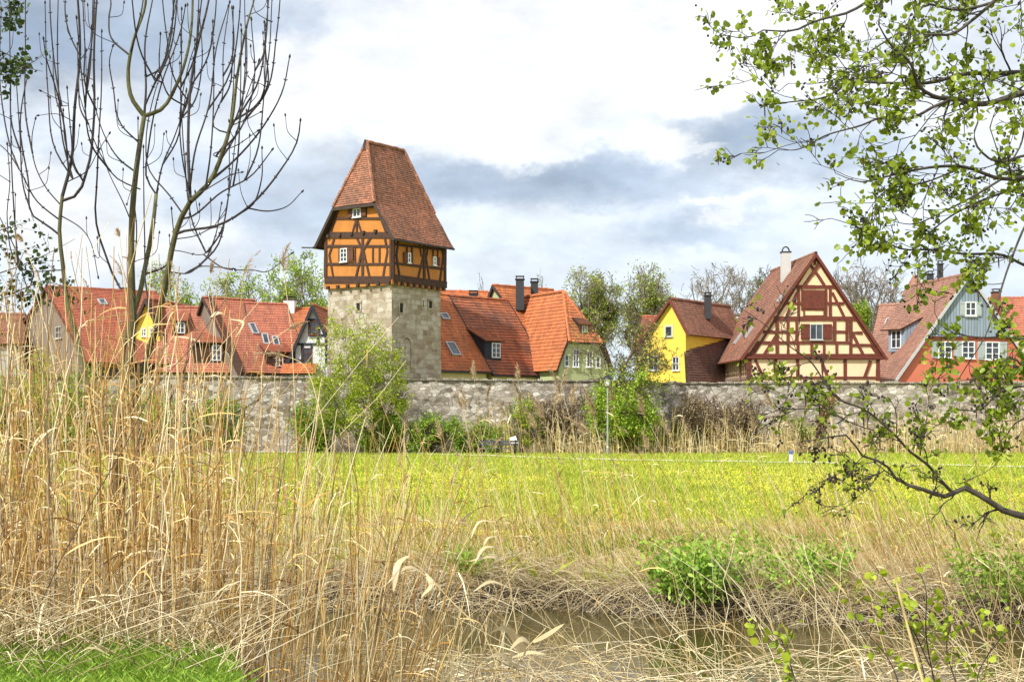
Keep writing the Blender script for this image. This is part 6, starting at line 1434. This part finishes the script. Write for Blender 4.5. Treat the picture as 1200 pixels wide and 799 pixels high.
    # trunk beyond the right edge
    T_, r = resample(np.array([[tx, Yt, -.3], [tx+.05, Yt+.03, 1.2], [tx-.03, Yt, 2.8], [tx+.06, Yt, 4.6], [tx, Yt+.1, 6.5]]), [.13, .11, .09, .06, .02], 32)
    V, Q = tubes(np.stack([T_]), np.stack([r]), 12); npmesh('trunk', V, Q, mat=M['bark_grey'], parent=root, smooth=True)
    K = 32
    mm = []
    for a, r in main: b_, c = resample(a, r, 44); mm.append((b_, c))
    M['alder_bark'] = plain('alder_bark', (.06, .052, .042), .85, .5, 14)
    for a, r in mm: V, Q = tubes(a[None], r[None], 8); npmesh('bough', V, Q, mat=M['alder_bark'], parent=root, smooth=True)
    V, Q = tubes(np.stack([a for a, r in twig]), np.stack([r for a, r in twig]), 4); npmesh('twigs', V, Q, mat=M['twig'], parent=root, smooth=True)['kind'] = 'stuff'
    LC = np.array(LC); V, Q = round_leaves(g, LC, np.interp(LC[:, 1], [6.2, 6.9], [.025, .033])); npmesh('leaves', V, Q, mat=M['leaf_alder'], parent=root)
    P_, R_ = [], []
    for q, d in CC:
        d = d/np.linalg.norm(d); d[2] -= .6; P_.append(q+d*np.linspace(-.007, .007, 5)[:, None]); R_.append(np.array([.2, .85, 1, .85, .2])*.0062)
    V, Q = tubes(np.stack(P_), np.stack(R_), 6); npmesh('cones', V, Q, mat=M['twig'], parent=root, smooth=True)['kind'] = 'stuff'
    P_, R_ = [], []
    for q in KC:
        l = g.uniform(.03, .07); P_.append(q+np.array([0.05, 0, -1])*np.linspace(0, l, 5)[:, None]); R_.append(np.array([.4, 1, 1, .9, .3])*.0036)
    M['catkin'] = plain('catkin', (.07, .035, .03), .9, .3, 20)
    V, Q = tubes(np.stack(P_), np.stack(R_), 5); npmesh('catkins', V, Q, mat=M['catkin'], parent=root, smooth=True)['kind'] = 'stuff'
alder()

def sprig(name, label, pts, Y, seed, leafm, size, tw, leaf, tl, trunk=None, cat_='tree'):
    """leafy shoots traced where they show, carried back to their own stem"""
    g = np.random.default_rng(seed); main, twig, LC = [], [], []
    root = thing(name, label, cat_, trunk if trunk else P(*pts[0][0], Y))
    for line in pts:
        W = np.array([list(P(a, b_, Y+g.uniform(-.25, .25))) for a, b_ in line])
        if trunk: t = np.array(trunk); W = np.vstack([[t[0], t[1], W[0][2]-.5], W])
        a, rr = resample(W, np.linspace(.012 if trunk else .005, .002, len(W)), 20); main.append((a, rr))
        for j in range(tw):
            k = g.integers(3, 18) if not trunk else g.integers(11, 19); d = a[k+1]-a[k]; d /= np.linalg.norm(d); o = g.normal(size=3); nd = d*.6+o*.6; nd /= np.linalg.norm(nd); L = g.uniform(*tl)
            b_ = a[k]+nd*np.linspace(0, L, 8)[:, None]+g.normal(size=(8, 3))*.006*np.arange(8)[:, None]/4; twig.append((b_, np.linspace(.0028, .0012, 8)))
            n = g.poisson(leaf); 
            if n: LC.extend(b_[g.integers(2, 8, n)]+g.normal(size=(n, 3))*size*.55)
    parts = [tubes(np.stack([a for a, r in main]), np.stack([r for a, r in main]), 6), tubes(np.stack([a for a, r in twig]), np.stack([r for a, r in twig]), 3)]
    if trunk:
        t = np.array(trunk, float); T_, r = resample(np.array([t, t+[.05, 0, 2.5], t+[-.05, .1, 5.5], t+[0, 0, 8]]), [.14, .11, .07, .02], 20); parts.append(tubes(T_[None], r[None], 10))
    V, Q = cat(parts); npmesh('trunk' if trunk else 'twigs', V, Q, mat=M['twig'] if not trunk else M['bark'], parent=root, smooth=True)
    V, Q = round_leaves(g, np.array(LC), size); npmesh('leaves', V, Q, mat=M[leafm], parent=root)
sprig('alder_shoot', 'yellow-green leafy shoots rising from the near water at bottom right', [[(1090, 820), (1075, 760), (1050, 700), (1020, 655)], [(1100, 820), (1085, 740), (1085, 690), (1070, 660)], [(1060, 820), (1040, 770), (1015, 740), (1000, 720)], [(1120, 800), (1110, 750), (1120, 715)], [(1150, 830), (1150, 780), (1175, 745), (1190, 735)], [(940, 830), (930, 790), (918, 755), (912, 745)], [(1090, 780), (1060, 725), (1010, 700)]], 9.4, 5, 'leaf_yellow', .055, 7, 5, (.08, .3), cat_='plant')
sprig('leafy_tree', 'dark green leafy twigs hanging in at the upper left corner', [[(-60, 20), (-10, 12), (25, 6)], [(-60, 50), (0, 85), (30, 78), (55, 62)], [(-60, 70), (-5, 95), (25, 92)], [(-50, 0), (0, 20), (20, 25)], [(-60, 60), (0, 60), (40, 82)], [(-60, 70), (10, 75), (50, 84)]], 13.5, 6, 'leaf_dark', .05, 26, 8, (.06, .26), trunk=(-7.6, 13.6, .2))
sprig('leafy_tree', 'dark leafy twigs against the sky at the left edge, above the brown roof', [[(-60, 330), (0, 320), (50, 300), (88, 280)], [(-60, 350), (10, 345), (60, 330), (90, 345)], [(-60, 300), (0, 290), (40, 300)], [(-60, 380), (0, 350), (40, 345), (70, 370)], [(-60, 310), (0, 270), (30, 262)]], 15.5, 7, 'leaf_dark', .05, 24, 6, (.1, .4), trunk=(-8.6, 15.8, .1))

# ------------------------------------------------------------ lamp, bench and small things on the meadow
def lamp():
    c = P(712, 533, 88); c.z = .0; root = thing('street_lamp', 'grey street lamp with a dark lantern in front of the bright green bush', 'lamp', c); x, y = c.x, c.y
    m = MB(); m.lathe((x, y, -.02), [(.09, 0), (.085, .5), (.06, .55), (.05, 4.15), (.055, 4.2)], 12); m.build('pole', M['metal'], root)
    m = MB(); m.lathe((x, y, 4.18), [(.06, 0), (.13, .04), (.14, .08)], 12); z = 4.26
    for k in range(4):
        a = math.pi/4+k*math.pi/2; m.tube([(x+.14*math.cos(a), y+.14*math.sin(a), z), (x+.25*math.cos(a), y+.25*math.sin(a), z+.42)], .016, 5)
    m.build('lantern_frame', M['dark_metal'], root)
    m = MB(); m.lathe((x, y, z), [(.13, 0), (.235, .41), (.2, .42)], 4+8); m.build('lantern_glass', M['white_paint'], root)
    m = MB(); m.lathe((x, y, z+.424), [(.36, 0), (.34, .04), (.16, .2), (.06, .27), (.03, .34)], 12); m.build('lantern_roof', M['dark_metal'], root)
lamp()
def bench():
    Y = 86.5; x0, x1 = px2x(561, Y), px2x(607, Y); root = thing('park_bench', 'dark wooden park bench beside the path at the far edge of the meadow', 'bench', ((x0+x1)/2, Y, 0)); w = plain('bench_wood', (.06, .065, .075), .7, .2, 8)
    m = MB()
    for i in range(3): m.abox(x0, x1, Y-.1+i*.15, Y+.03+i*.15, .43, .47)
    m.build('seat', w, root)
    m = MB()
    for i in range(2): m.abox(x0, x1, Y+.40, Y+.44, .62+i*.17, .75+i*.17)
    m.build('backrest', w, root)
    for t in (.06, .5, .94):
        m = MB(); x = x0+(x1-x0)*t; m.abox(x-.04, x+.04, Y-.08, Y, 0, .428); m.abox(x-.04, x+.04, Y+.32, Y+.398, 0, .95); m.abox(x-.04, x+.04, Y+.002, Y+.318, .34, .428); m.build('leg', M['dark_metal'], root)
    c = P(602, 517, 87.6); m = MB(); u = Vector((math.cos(.25), 0, math.sin(.25))); m.box(c, u, Vector((0, .93, .36)), u.cross(Vector((0, .93, .36))), .2, .02, .22)
    m = MB(); v = Vector((-math.sin(.3), .2, math.cos(.3))).normalized(); u = v.cross(Vector((0, 1, 0))).normalized(); u = u-v*u.dot(v); u.normalize(); n = u.cross(v)
    m.box(P(602, 516, 87.3), u, v, n, .20, .24, .015); root2 = thing('notice_board', 'small blank white board tilted on a post at the right end of the bench', 'sign', P(602, 533, 87.3))
    m.build('board', M['white_paint'], root2); m = MB(); q = P(603, 519, 87.36); m.abox(q.x-.03, q.x+.03, q.y, q.y+.05, -.02, q.z); m.build('post', M['dark_metal'], root2)
bench()
def bin_():
    c = P(626, 533, 90); x, y = c.x, c.y; root = thing('litter_bin', 'dark litter bin on a post right of the bench', 'bin', (x, y, 0))
    m = MB(); m.tube([(x, y+.25, -.02), (x, y+.25, 1.6)], .04, 8); m.build('post', M['metal'], root)
    m = MB(); m.lathe((x, y, .98), [(.19, 0), (.23, .05), (.23, .62), (.20, .64), (.19, .5)], 14); m.build('container', M['dark_metal'], root)
    m = MB(); m.lathe((x, y, 1.66), [(.27, 0), (.2, .07), (.05, .1)], 14); m.build('lid', M['dark_metal'], root)
bin_()
def marker():
    c = P(927, 546, 70); x, y = c.x, c.y; root = thing('marker_post', 'tiny blue and white marker post beside the path below the timbered house', 'post', (x, y, 0))
    m = MB(); m.lathe((x, y, -.02), [(.09, 0), (.09, .45)], 10); m.build('post', M['white_paint'], root)
    m = MB(); m.lathe((x, y, .432), [(.105, 0), (.105, .16), (.05, .2)], 10); m.build('cap', plain('blue_paint', (.03, .10, .32), .5), root)
marker()
